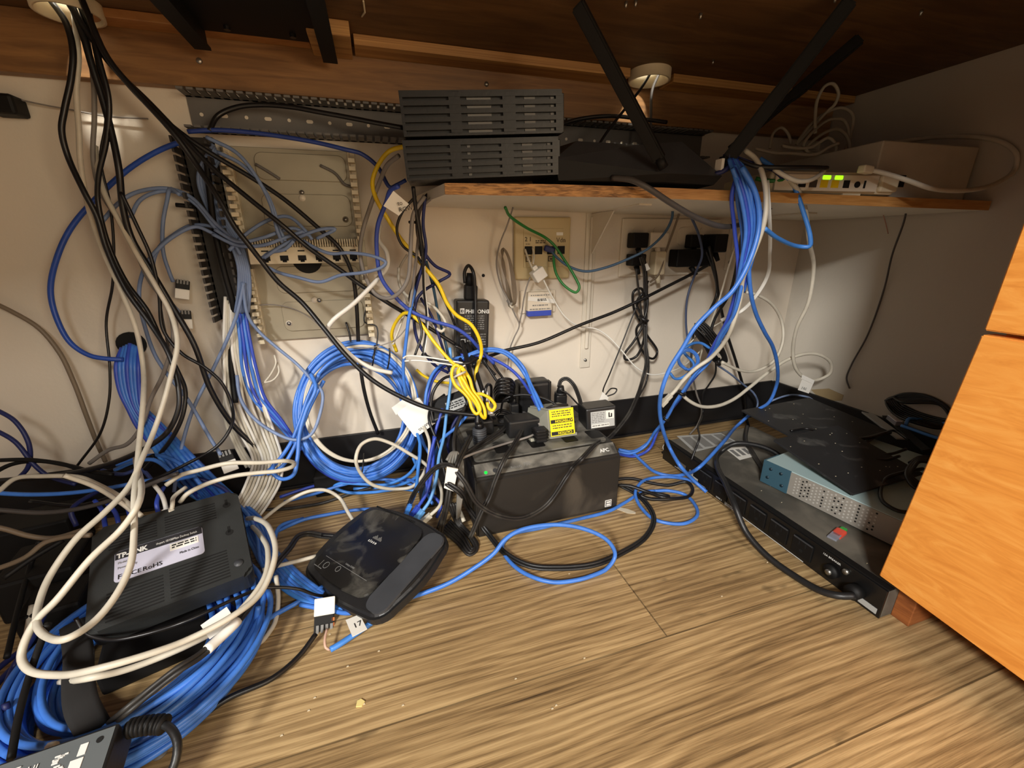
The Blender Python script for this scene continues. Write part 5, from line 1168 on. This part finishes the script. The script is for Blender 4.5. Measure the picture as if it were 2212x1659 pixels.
C('blue cable drawing a large loop on the wooden floor', BLUE, 3.1, '640,1298,.004 720,1312 780,1308 835,1297,.004 900,1280 960,1258 1010,1230 1060,1195 1085,1165 1120,1145 1200,1135 1270,1150 1310,1175 1322,1205 1300,1235 1240,1255 1180,1258 1120,1235 1085,1200 1080,1175 1100,1155,.009 1160,1142,.004 1240,1125 1310,1108 1345,1090 1385,1068,.004 1410,1066')
C('blue cable making the small loop right of the battery backup', BLUE, 3.1, '1410,1066,.004 1440,1066 1475,1075 1498,1100 1500,1122 1468,1138 1410,1128 1378,1098 1368,1070,.008 1380,1048 1405,1038,.006 1440,1036 1480,1042,.006 1500,1050')
raw = path('1325,1040,.012 1360,1038,.012 1400,1048 1440,1054 1480,1048,.012 1492,1062 1485,1078 1440,1084,.006 1395,1082 1380,1074 1400,1070,.01 1440,1078,.012', .003)+path('1430,1080,.014 1390,1066,.014 1355,1054 1325,1052,.014', .003)
C('black power cord curled on the floor right of the battery backup', BLACK, 3.2, raw, cat='power cord', name='power_cable')
C('blue cable from behind the battery backup sweeping up to the shelf bundle', BLUE, 3.4, '1334,975,.02 1366,985,.012 1382,1000,.008 1412,1025,.006 1450,1034 1480,1030,.02 1505,1018,.05 1526,999,.06 1560,963,.08 1594,925,-.15 1628,898 1659,880 1677,843,-.20 1680,803 1671,760 1653,726,-.26 1635,685 1625,640 1622,580,-.29 1628,500 1628,430,-.30 1612,375')
C('blue cable bowing left from the shelf down to the floor cord pile', BLUE, 3.6, '1610,370,-.30 1640,430 1645,500,-.31 1620,580 1583,640 1549,669,-.30 1503,715 1476,758 1447,803 1431,843,-.28 1424,884 1429,929 1445,975,-.22 1465,1011,.06 1495,1045,.02 1522,1070,.006')
TB = ['1590,372,-.29 1612,430 1622,500 1612,590,-.29 1589,685 1560,730 1537,776,-.22 1503,812 1481,843 1458,875,-.18 1440,907 1413,938,-.14 1395,963,.03 1366,979,.012 1334,975,.02',
 '1596,365,-.28 1600,440 1610,520 1604,610,-.28 1582,700 1556,745 1528,795,-.21 1495,825 1475,855 1452,885,-.17 1434,915 1408,946,-.13 1390,970,.03 1360,984 1330,980,.02',
 '1602,380,-.28 1588,430,-.28 1592,500 1598,600,-.27 1575,695 1545,750 1520,800,-.2 1490,835 1470,865,-.16 1446,895 1420,935,-.12 1400,975,.03 1370,990,.01 1330,985,.02']
for k, s in enumerate(TB):
    o = C('blue cable of the tied strand running from the shelf to the battery backup', BLUE if k < 2 else DBLUE, 3.0, s, group='tied blue cables from shelf to battery backup')
    if k == 0: tie(o, .74, .007); tie(o, .62, .009)
for k in range(6):
    a = k*9-22
    C('blue cable hanging over the shelf front in the thick bundle', DBLUE if k % 3 == 1 else BLUE, 2.9, f'{1592+a*.4},{352},-.27 {1612+a*.7},{395},-.29 {1628+a*.8},{450},-.30 {1632+a*.7},{510} {1618+a*.5},{570},-.29 {1600+a*.4},{640},-.27', group='blue cables bunched over the shelf front')
C('navy cord in the shelf front bundle', NAVY, 3.0, '1600,350,-.27 1640,365,-.28 1680,378,-.27 1698,396,-.272')
C('blue cable hooking right from the shelf bundle', BLUE2, 3.4, '1657,503,-.31 1686,525 1730,543,-.29 1754,543 1756,525 1742,470,-.29 1720,410 1694,383,-.27 1650,352')
o = C('white ribbed cable falling from the shelf and ending in a plug', WHITE, 3.7, '1618,334,-.27 1640,352 1656,390,-.30 1662,433 1657,488,-.31 1635,551 1609,609 1603,651,-.28 1583,715 1567,746 1537,780,-.23 1503,803 1476,828 1458,850,-.20 1446,862')
plug(o, 1, m=WHITE, bootm=WHITE)
o = C('white ribbed cable looping down the right side with a paper tag', WHITE, 3.6, '1690,385,-.26 1723,411,-.28 1745,459,-.27 1753,532,-.25 1762,590,-.22 1749,665 1723,720 1714,772,-.18 1719,805 1738,827 1767,832,-.17 1793,819 1796,797 1778,781 1749,775 1705,786,-.17 1657,816 1620,845 1584,871,-.18 1547,885 1510,884 1477,863,-.18 1470,850')
Q = [PY(x, y, -.18) for x, y in ((1723, 853), (1746, 861), (1757, 838), (1733, 830))]
bm = hexa(B(), Q, [q-Vector((0, .0008, 0)) for q in Q]); Q = [PY(x, y, -.181) for x, y in ((1731, 829), (1756, 841), (1759, 833), (1733, 820))]; hexa(bm, Q, [q-Vector((0, .0008, 0)) for q in Q]); wpart(o, 'label_tag', bm, CARD, label='white paper tag')
text(o, '3 RG', .008, PY(1730, 851, -.182), INKG, PY(1752, 852, -.182)-PY(1730, 846, -.182), (0.2, 0, 1), wp=True, name='handwriting')
C('white cable ring hanging right of the tied blue cables', WHITE, 3.1, '1560,790,-.18 1598,808 1635,810,-.17 1672,790 1692,750 1692,709,-.16 1672,669 1635,645,-.17 1615,640')
C('flat white cable hanging behind the blue bundle', BWHITE, 3.6, '1665,400,-.28 1668,470,-.29 1668,550,-.25 1660,610,-.2 1635,650 1605,680,-.16 1560,700', flat=.35)
C('thin cream cord falling behind the blue bundle', WHITE, 1.8, '1608,500,-.20 1580,580 1555,660 1525,740,-.10 1505,810,-.09')
C('thin white cord crossing behind the ribbed cable', WHITE, 1.6, '1640,645,-.17 1600,680 1540,715,-.10 1500,740 1460,790,-.07')
raw = [];
for k in range(2): raw += path(f'{1483+k*3},{805},-.2 {1468},{792-k*4},-.2 {1469},{775} {1484},{764-k*3},-.21 {1502+k*3},{772} {1507+k*2},{790} {1496},{802},-.2', .0026)
C('small blue cable ring in the right bundle', BLUE, 2.6, raw)
C('blue cable arching behind the small blue ring', BLUE2, 2.8, '1448,812,-.17 1458,824 1478,820,-.18 1500,795 1478,765,-.17 1495,750 1515,748 1535,760,-.18')
C('thin blue cable crossing the black skirting on the right', STEEL, 2.4, '1548,795,-.10 1578,816 1605,839,-.06 1628,859 1636,880,-.05 1632,896,-.06')
C('thin blue cable lying along the right skirting to the panels', STEEL, 2.4, '1636,893,-.05 1673,873,-.06 1707,864 1741,868,-.12 1762,882,.10')
C('thin black cord hanging to the rack power unit', BLACK, 2.0, '1547,760,-.12 1547,787 1545,816 1531,839,-.10 1519,857 1517,900,-.09 1506,929 1508,956,.09 1499,979 1490,1002,.05', cat='cord', name='thin_cable')
C('grey cord standing against the skirting behind the blue bundle', GREY, 2.2, '1498,830,-.06 1505,860 1515,895,-.05 1505,925,.03 1488,945,.004')
C('grey and black cord hanging beside the small blue ring', DGREY, 2.6, '1505,705,-.08 1497,745 1494,790,-.08 1497,830')
raw = []
for k in range(5): raw += path(f'{1502+k*4},{712-k*2},-.11 {1530+k*5},{740-k},-.13 {1562+k*2},{782+k*2},-.14 {1548+k*2},{790-k},-.13 {1520+k*3},{750},-.12 {1500+k*3},{718},-.11', .002)
o = C('hank of glossy black cord hanging behind the tied blue cables', BLACK, 2.3, raw, cat='cord hank', name='cable_hank'); tie(o, .3, .009, w=.006)
C('black lead rising from the glossy hank to the outlets', BLACK, 3.0, '1535,735,-.12 1545,700 1580,640,-.10 1600,560,-.12 1610,500,-.18', cat='cord', name='thin_cable')
C('thick grey cable sagging from the shelf front in the middle', DGREY, 4.2, '1330,388,-.24 1370,393,-.26 1400,407,-.27 1455,444,-.27 1510,477 1565,497 1612,492,-.25 1665,462,-.22 1712,420,-.18', cat='cable')
o = C('thin grey cord hanging from the shelf on the right with a plug', DGREY, 1.7, '1969,446,-.25 1958,495 1932,565 1914,636,-.21 1877,735 1840,801,-.19 1829,830 1835,852,-.18', cat='cord', name='usb_cord')
wpart(o, 'plug', obox(B(), PY(1842, 864, -.18), PY(1855, 880, -.18)-PY(1835, 850, -.18), (0, -1, 0), .030, .011, .009, .002), PLDK, label='black plug'); wpart(o, 'plug_tip', obox(B(), PY(1852, 878, -.18), PY(1855, 880, -.18)-PY(1835, 850, -.18), (0, -1, 0), .012, .008, .005, .0005), METAL, label='metal plug tip')
C('thin pink wire standing below the shelf on the right', mat('pink_wire', (176, 136, 120), .5), .9, '1911,466,-.2 1918,492 1924,519,-.2', name='wire', cat='wire')
# --- shelf right
GC = mat('dim_grey_jacket', (186, 178, 160), .5)
raw = []
for s in ('1771,300,-.14 1771,264 1776,228 1793,198,-.12 1812,194 1822,215 1812,240 1800,250,-.12', '1730,322,-.13 1760,282 1796,255,-.11 1830,246 1852,262 1849,295 1835,335,-.11', '1745,325,-.15 1772,290 1805,270 1835,275,-.13 1843,300 1835,340', '1750,335,-.16 1785,302 1820,292 1840,310,-.15 1842,340', '1700,325,-.14 1720,330 1760,330 1800,310,-.17 1815,330 1812,345'): raw += path(s, .003)
C('pale grey cable heaped in loops behind the modem on the shelf', GC, 2.9, raw, name='cable_hank', cat='cable hank')
C('pale grey cable lying from the modem along the shelf back', GC, 2.9, '1640,330,-.14 1680,340,-.16 1720,342 1770,345,-.18 1800,330 1820,322')
C('pale grey cable arch left of the heap', GC, 2.6, '1672,330,-.10 1680,298 1698,286 1712,300 1718,322,-.10')
o = C('long cream cable looping out right of the modem over the box', WHITE, 3.5, '1830,347,-.16 1914,327,-.18 2006,314 2098,312,-.25 2171,325,-.28 2204,352,-.31 2200,385,-.33 2164,412,-.36 2098,428,-.37 2024,424,-.36 1969,405 1914,387,-.33 1888,381,-.32 1868,380')
wpart(o, 'plug', obox(B(), PY(1878, 380, -.325), PY(1888, 382, -.32)-PY(1868, 378, -.32), (0, 0, 1), .02, .012, .011, .002), CREAM)
C('cream cable hanging below the modem ports', WHITE, 3.2, '1680,375,-.30 1700,388,-.31 1730,402 1752,402,-.32 1775,392 1788,380,-.31')
C('black cable leading flat across the modem front', PLBLK, 3.0, '1600,352,-.27 1640,368,-.29 1700,372,-.31 1760,373,-.32 1795,375,-.32')
C('green cable behind the cables at the modem foot', GRN, 3.0, '1640,395,-.25 1665,400,-.26 1690,400,-.27 1715,394,-.27')
C('green cable tangle on the shelf behind the vented boxes, upper strand', GRN, 3.2, '1195,385,-.13 1210,372,-.12 1228,382 1250,372,-.11 1268,360', group=None)
C('green cable tangle on the shelf behind the vented boxes, lower strand', GRN, 3.2, '1195,360,-.14 1215,385,-.13 1240,378,-.14 1262,376,-.13')
C('white cable beside the green tangle on the shelf', WHITE, 2.4, '1222,386,-.15 1235,372 1250,362 1270,352,-.12')
C('dark blue cable lump on the router corner', NAVY, 3.6, '1550,385,-.26 1575,375,-.27 1590,360,-.27 1600,345,-.26')
cl = thing('cable_clump', 'white and dark connectors clustered at the router right corner', 'connector', PY(1580, 345, -.265))
for k in range(5): link('connector', bbox((-.012+.006*k, -.004+.002*(k % 2), -.02+.004*(k % 3)), (-.007+.006*k, .010, -.004+.004*(k % 3)), .0008), (CARD, PLDK, NAVY, METAL, PLDK)[k], cl)
# --- right floor area
raw = []
for k in range(7): raw += path(f'{1912+k*3},{880-k},.13 {1950},{866+k*3},.15 {2005+k*4},{872+k*3},.15 {2052},{905+k*3},.14 {2035},{940-k*3},.12 {1980},{930-k*4},.12 {1930+k*3},{908-k*3},.12', .0025)
C('coil of black cord between the panels and the drawer cabinet, upper one', BLACK, 2.8, raw, name='cord_coil', cat='cord coil')
raw = []
for k in range(4): raw += path(f'{1962+k*3},{1015+k*3},.115 {1985},{1003+k*3},.12 {2010},{1005+k*4},.12 {2020},{1060},.11 {1975+k*4},{1070-k*3},.105 {1955+k*3},{1045},.11', .0025)
C('coil of black cord at the cabinet corner, lower one', BLACK, 2.8, raw, name='cord_coil', cat='cord coil')
C('black cord circling onto the pale blue rack router top', BLACK, 2.8, '1990,1028,.11 1950,1035,.11 1915,1045,.10 1898,1072,.093 1905,1100,.092 1935,1118,.092 1965,1122,.092')
PCS = ['1706,941,.106 1740,937,.108 1790,950,.112 1850,960,.113 1905,950,.114 1930,945,.112 1960,965,.112', '1765,970,.108 1790,960 1830,962,.112 1880,958 1915,948', '1765,992,.104 1800,980,.106 1850,975,.108 1890,958,.112', '1800,960,.11 1845,975,.108 1880,995,.106 1920,995,.108 1955,985,.112', '1828,985,.106 1870,1003,.105 1905,1008,.106 1940,1000,.108']
for k, s in enumerate(PCS): C('black cord lying across the matte black panels', BLACK, 2.5, s, cat='power cord', name='power_cable', group='black cords across the black panels')
C('black cord end curling at the rack router corner', BLACK, 2.5, '1712,990,.09 1722,965,.10 1745,955,.108 1765,970,.108', cat='power cord', name='power_cable')
o = C('blue patch cable with clear plug right of the black panels', BLUE2, 3.0, '1945,934,.12 1975,945,.12 2010,958,.12 2040,965,.12 2060,945 2040,930 1990,922,.12 1962,920 1955,932,.118')
o2 = wpart(o, 'plug', obox(B(), PZ(1930, 922, .125), PZ(1945, 934, .12)-PZ(1925, 918, .125), (0, 0, 1), .024, .012, .010, .001), CLEAR, label='clear modular plug')
# patch leads into the switch
SWP = [(WHITE, '135,1010,-.26 200,1035 262,1075,.14 300,1108', 'cream patch lead crossing into the switch middle'),
(WHITE, '398,1040,-.2 372,1060 368,1078,.13 366,1092', 'cream patch lead into the switch right end'),
(DBLUE, '350,1040,.13 340,1055 334,1075,.125 338,1100', 'deep blue patch lead with clear boot into the switch'),
(BWHITE, '330,1035,.14 345,1055 352,1075,.125 355,1092', 'white patch lead into the switch'),
(DBLUE, '200,1065,.12 215,1085,.11 222,1120,.105 225,1130', 'deep blue patch lead at the switch left end, first'),
(DBLUE, '225,1070,.12 243,1090,.11 250,1110,.105 252,1122', 'deep blue patch lead at the switch left end, second'),
(DBLUE, '255,1060,.12 270,1080,.115 276,1100,.11 279,1112', 'deep blue patch lead at the switch left end, third')]
for m, s, l in SWP:
    o = C(l, m, 2.8, s, name='patch_lead', cat='patch lead'); plug(o, 1, m=m if m != BWHITE else WHITE, bootm=m)
# --- coil on the floor below the switch
def fcoil(n, cx, cy, rx, ry, z0, z1, seed, jit=.008, ph=0, rot=0):
    rnd = random.Random(seed); out = []
    for i in range(n):
        K = 20; pts = []; jx, jy, jr, js = rnd.uniform(-jit, jit), rnd.uniform(-jit, jit), rnd.uniform(-jit, jit)*1.6, rnd.uniform(0, 6.28)
        z = z0+(z1-z0)*rnd.random()
        for k in range(K):
            t = 2*math.pi*k/K+ph; w = 1+.03*math.sin(2*t+js); X_, Y_ = (rx+jr)*w*math.cos(t), (ry+jr)*w*math.sin(t)
            pts.append(Vector((cx+jx+X_*math.cos(rot)-Y_*math.sin(rot), cy+jy+X_*math.sin(rot)+Y_*math.cos(rot), max(.0035, z+.006*math.sin(2*t+js)))))
        out.append(pts)
    return out
o = wind('large coil of blue network cable on the floor under the black switch', BLUE, 3.3, fcoil(24, -.297, -.372, .094, .104, .005, .052, 3, .015, rot=.35))
ps = PTS[o.name]
sb = B(); p = PZ(165, 1490, .06)
strap = tube(B(), spline([PZ(150, 1330, .055), PZ(160, 1400, .068), PZ(158, 1450, .072), PZ(165, 1510, .068), PZ(190, 1560, .045), PZ(205, 1590, .012)], sub=5), .0022, 10, flat=5.5)
wpart(o, 'fastening_strap', strap, mat('velcro_black', (26, 25, 25), .9), True, label='black hook and loop strap')
wind('deep blue cable loops at the outer left of the floor coil', NAVY, 3.2, fcoil(3, -.315, -.36, .128, .118, .004, .012, 9, .008, rot=.35))
for k, (l, s) in enumerate((('blue cable leaving the floor coil to the right, upper', '470,1390,.03 520,1360,.015 580,1322,.006 640,1290,.004 690,1260,.008'), ('blue cable leaving the floor coil to the right, lower', '320,1585,.012 400,1540,.008 470,1480,.006 520,1420 545,1360,.01 560,1290,.02'), ('blue cable at the outer front of the floor coil', '295,1605,.006 370,1565,.005 440,1510 500,1440 535,1370,.008 550,1300'))):
    C(l, BLUE, 3.2, s)
# black cords around it
C('pair of black cords running from the home router over the floor coil', DUSTB, 2.4, '745,1155,.01 690,1150,.012 660,1145,.014 640,1150,.02 620,1175,.03 588,1212,.04 556,1262,.055 505,1330,.07 460,1372 421,1405 377,1432,.075 310,1482 262,1520,.06 225,1550,.04', strands=2, cat='power cord', name='power_cable')
o = [x for x in COL.objects if x.get('label', '').startswith('pair of black cords running')][0]
i0 = min(range(len(PTS[o.name])), key=lambda i: (PTS[o.name][i]-PZ(500, 1335, .07)).length); i1 = min(range(len(PTS[o.name])), key=lambda i: (PTS[o.name][i]-PZ(425, 1400, .073)).length)
wpart(o, 'label_wrap', tube(B(), PTS[o.name][i0:i1], .0052, 8), CARD, True, label='white printed label wrap')
wpart(o, 'cord_sleeve', tube(B(), PTS[o.name][2:10], .0052, 8, flat=.6), BLACK, True)
C('thin black cord lying in front of the switch edge', BLACK, 2.1, '700,1280,.008 675,1278,.02 640,1265,.04 600,1260,.05 556,1262,.06 497,1284,.07 397,1328,.075 320,1352 250,1366,.07 215,1365 175,1350,.075 155,1318', cat='cord', name='thin_cable')
C('black cord running from the keystone jack to the laptop brick', BLACK, 3.0, '673,1362,.01 636,1409,.004 576,1457 477,1500 377,1568 294,1614,.004 270,1625', cat='power cord', name='power_cable')
o = C('black output lead curving down from the laptop brick', PLBLK, 3.3, '262,1560,.072 300,1553,.072 340,1552,.070 360,1566 370,1592,.066 366,1628 348,1670,.05', cat='power cord', name='power_cable')
bm = tube(B(), PTS[o.name][0:max(6, int(len(PTS[o.name])*.42))], .0062, 12, flat=.8)
pp = PTS[o.name]; n = int(len(pp)*.42)
for k in range(1, n, 1):
    t = (pp[k+1]-pp[k-1]).normalized(); cyl(bm, pp[k]-t*.0009, pp[k]+t*.0009, .0076, seg=12)
wpart(o, 'strain_relief', bm, PLDK, True, label='ribbed black strain relief')
o = C('blue cable with white tag poking out in front of the home router', BLUE2, 3.6, '830,1312,.02 800,1335,.008 760,1362,.006 722,1386,.006 704,1396,.005'); 
Q = [PZ(x, y, .016) for x, y in ((752, 1370), (784, 1354), (768, 1322), (738, 1334))]
bm = hexa(B(), Q, [q+Vector((0, 0, .0008)) for q in Q]); wpart(o, 'label_tag', bm, CARD, label='white paper flag')
text(o, '17', .011, PZ(755, 1352, .0172), INKB, PZ(780, 1340, .017)-PZ(755, 1352, .017), PZ(750, 1330, .017)-PZ(757, 1350, .017), wp=True, name='handwriting')
C('twisted copper pairs joining the blue stub to the floor keystone jack', mat('copper_pair', (206, 170, 150), .5), 1.5, '703,1397,.006 694,1392,.01 692,1375,.014 697,1352,.016', name='wire', cat='wire')
C('grey cable stub beside the blue tagged cable', BRN, 3.0, '848,1305,.004 832,1316,.004')
# far-left pile, mostly black and navy to stand in for the shade there
LP = [(NAVY, '-20,860,-.07 30,890 60,940 58,990,-.09 30,1020', 'navy cable arching at the far left edge, upper'), (NAVY, '-20,905,-.08 30,935 70,985 100,1010,-.1 160,1030', 'navy cable slanting at the far left edge'),
(PLDK, '-30,1010,-.10 20,985 80,978 150,990 210,1005 290,985,-.11 330,970', 'black cable arching over the dark pile'), (PLDK, '-20,975,-.09 60,975 130,985 180,1000 240,1010', 'black cable lying flat over the dark pile'),
(WHITE, '-10,1045,-.16 30,1015 90,1011 165,1014,-.18 210,1032 255,1058,-.22 300,1100,.13', 'cream cable arching through the dark pile to the switch'),
(BLUE, '-20,1045,-.16 60,1050 150,1048 250,1036,-.16 310,1025 380,1022,-.15 420,1015', 'blue cable running level across the dark pile'),
(BLUE, '245,1000,-.12 290,983 330,980 365,1005 385,1025,-.15', 'blue cable arch above the switch plugs'), (BLUE, '250,990,-.10 300,973 350,972 400,1000,-.13 430,1035', 'blue cable arch behind the switch plugs'),
(DGREY, '-30,1080,-.2 20,1085 80,1090 150,1085 220,1070 300,1040,-.2 380,1010', 'grey cable drawn across the dark pile'), (BRN, '-30,1115,-.25 10,1125 60,1140 110,1145 175,1128,-.25', 'brown cable lying deep in the dark pile'),
(BRN, '-30,1215,-.28 50,1185 90,1155 140,1142,-.27 190,1140', 'brown cable below the other in the dark pile'), (PLDK, '0,1230,-.3 60,1190 130,1150,-.27', 'black cable slanting below the dark pile'), (NAVY, '250,1035,-.13 200,1050 150,1085,-.2 160,1120', 'navy cable dropping behind the switch'),
(PLDK, '5,1400,.05 30,1300 60,1200,.06 80,1150', 'black cord standing at the left image edge'), (PLDK, '10,1620,.06 30,1520 60,1420,.08 95,1330', 'black cord left of the floor coil'),
(NAVY, '-5,1480,.03 20,1420,.03 60,1360 90,1300', 'navy cable left of the floor coil'), (NAVY, '-10,1600,.02 10,1560,.02 0,1500', 'navy cable at the lower left edge'),
(mat('dull_blue_jacket2', (52, 66, 120), .5), '215,1000,-.1 260,1010 300,1000,-.1 330,1030', 'dull blue cable behind the cream loop'),
(BLUE, '430,1090,.05 480,1062,.05 520,1090,.03 548,1140,.02 556,1200,.015 575,1250', 'blue cable along the right side of the switch'), (BLUE, '545,1120,.02 575,1180,.012 560,1240,.01 540,1290,.015', 'blue cable between switch and home router'),
(BLUE, '560,1150,.01 600,1235,.008 660,1285,.006 740,1318,.004 800,1300', 'blue cable passing under the home router front'), (NAVY, '360,1000,-.1 420,1020,-.12 480,1045,-.12 520,1100,.02', 'navy cable under the blue bundle')]
for m, s, l in LP: C(l, m, 3.0, s)
for k, (a, b_, m) in enumerate((((-.52, -.24, 0), (-.44, -.15, .06), PLDK), ((-.46, -.30, 0), (-.40, -.24, .05), PLDK), ((-.60, -.13, 0), (-.50, -.06, .07), PLDK))):
    blk(('dark equipment box in the shadow behind the switch', 'small dark box left of the floor coil', 'dark box at the far left against the wall')[k], a, b_, 'dark_box', m, rot=12, cat='box')
blk('black equipment box standing on the floor behind the cream bundle', (-.16, -.06, 0), (-.06, -.012, .045), 'dark_box', PLDK, rot=0, cat='box')
# little things
p = PZ(332, 1614, 0); t = thing('floor_glide', 'small round grey washer on the floor by the black cord', 'washer', p); link('disc', cyl(B(), (0, 0, .0001), (0, 0, .0016), .0065, seg=24), DUCT, t, True); link('centre', cyl(B(), (0, 0, .0014), (0, 0, .002), .0025), METAL, t, True)
def chip(label, px, py, z, pts, m, th=.0006):
    p = PZ(px, py, z); t = thing('paper_scrap', label, 'scrap', p); link('scrap', prism(B(), pts, .0002, th), m, t)
chip('pale yellow scrap lying alone on the wooden floor', 766, 1514, 0, [(-.004, -.003), (.002, -.004), (.005, 0), (.001, .004), (-.003, .003)], mat('pale_scrap', (232, 214, 140), .7), .0016)
chip('clear plastic scrap on the floor at the right corner of the battery backup', 1345, 1108, 0, [(-.012, .010), (-.004, .012), (.008, .002), (.016, -.010), (.013, -.014), (.0, -.008)], mat('plastic_scrap', (206, 196, 172), .5), .001)
chip('crumpled pink scrap in front of the skirting on the right', 1652, 907, .0, [(-.016, -.006), (-.004, -.012), (.012, -.008), (.016, .002), (.004, .010), (-.012, .008)], mat('pink_scrap', (150, 128, 124), .7), .006)
rnd = random.Random(77)
for k in range(16):
    px, py = rnd.uniform(560, 1800), rnd.uniform(1150, 1600)
    if py < 1180+ (px < 1000)*120: continue
    chip('tiny wood chip scattered on the wooden floor', px, py, 0, [(-.0012, -.0006), (.0014, -.0004), (.001, .0008), (-.0008, .0006)], CREAM, .0008); COL.objects[-2]['group'] = 'wood chips on the floor'
for px, py in ((1683, 1096), (1640, 1070), (1670, 1112), (1660, 1060), (1720, 1040), (1865, 1231), (1650, 1225)):
    p = PZ(px, py, .0443); t = thing('paper_scrap', 'tiny pale chip on the dusty rack power unit', 'scrap', p, group='chips on the rack power unit'); link('scrap', prism(B(), [(-.0015, -.0006), (.0018, -.0004), (.001, .0008)], .0002, .0008), CREAM, t)
# binder clip
p = PZ(1435, 985, 0); t = thing('binder_clip', 'small binder clip with white handle on the floor by the power unit', 'clip', p)
link('handle', tube(B(), spline([Vector(q) for q in ((-.003, 0, .004), (-.006, .004, .014), (-.003, .006, .019), (.003, .006, .019), (.006, .004, .014), (.003, 0, .004))], sub=4), .0009, 6), BWHITE, t, True); link('jaw', bbox((-.009, -.005, 0), (.009, .004, .005), .001), BLACK, t)
# paint patch on right wall
a = [PX(x, y, 1.0146) for x, y in ((1752, 853), (1790, 851), (1822, 866), (1818, 878), (1775, 878))]
t = thing('wall_stain', 'tan peeled patch low on the right wall above the skirting', 'stain', a[0]); link('patch', rel(t, hexa(B(), a, [q+Vector((-.0006, 0, 0)) for q in a])), mat('tan_patch', (170, 150, 112), .8), t)
# white tag on wall hub, outlet cord
o = [x for x in COL.objects if x.get('label', '').startswith('black power cord leaving the lower left plug')][0]; flag(o, .35, .014, .008, 20)
o = [x for x in COL.objects if x.get('label', '').startswith('cream cable lying along the lower coil')][0]; flag(o, .45, .026, .014, 0)
# cable staple at the top left wall and trailing line
p = PY(28, 205, -.02); t = thing('wall_clip', 'dark clip on the wall at the far upper left', 'clip', p); link('clip', bbox((-.022, -.012, -.014), (.012, .018, .010), .004), PLDK, t)
C('thin grey wire running level along the upper left wall', GREY, 1.0, '45,195,-.012 110,210 170,222 240,236 330,243,-.006', name='wire', cat='wire')
# dark strip above wall hub: short black anchors on the wall
for px, py, l in ((402, 430, 'short dark cable stub beside the duct top'),): C(l, PLDK, 3.2, f'{px-15},{py},-.03 {px+20},{py+4},-.03')
# ------------------------------------------------------------------ light
def area(name, loc, target, size, power, col, sy=None):
    l = bpy.data.lights.new(name, 'AREA'); l.energy = power; l.color = col; l.size = size
    if sy: l.shape = 'RECTANGLE'; l.size_y = sy
    o = bpy.data.objects.new(name, l); COL.objects.link(o); o.location = loc
    o.rotation_euler = (Vector(target)-Vector(loc)).to_track_quat('-Z', 'Y').to_euler(); return o
area('ceiling_light', (-1.25, -2.4, 1.62), (.3, -.2, .1), .35, 100, (1, .96, .90))
area('ceiling_light', (.5, -3.5, 2.15), (.2, -.2, .1), .5, 40, (1, .95, .88))
area('room_bounce_light', (.85, -2.0, .6), (.35, 0, .45), .6, 12, (1, .82, .58))
for (hx_, hy_, hr_) in HOLES:  # spots added above the desk holes to throw light down through them
    l = bpy.data.lights.new('hole_fill_spot', 'SPOT'); l.energy = 150; l.color = (1, .94, .82); l.spot_size = math.radians(24); l.shadow_soft_size = .05
    o = bpy.data.objects.new('hole_fill_spot', l); COL.objects.link(o); o.location = (hx_+.06, hy_-.38, 1.55); o.rotation_euler = (Vector((hx_, hy_, .77))-o.location).to_track_quat('-Z', 'Y').to_euler()
w = bpy.data.worlds.new('world'); SC.world = w; w.use_nodes = True; w.node_tree.nodes['Background'].inputs[0].default_value = (1, .90, .76, 1); w.node_tree.nodes['Background'].inputs[1].default_value = .36
vs = SC.view_settings; vs.view_transform = 'Standard'; vs.look = 'None'; vs.gamma = 1; vs.use_curve_mapping = False; vs.exposure = -.14
SC.display_settings.display_device = 'sRGB'
try: SC.cycles.use_denoising = True
except Exception: pass
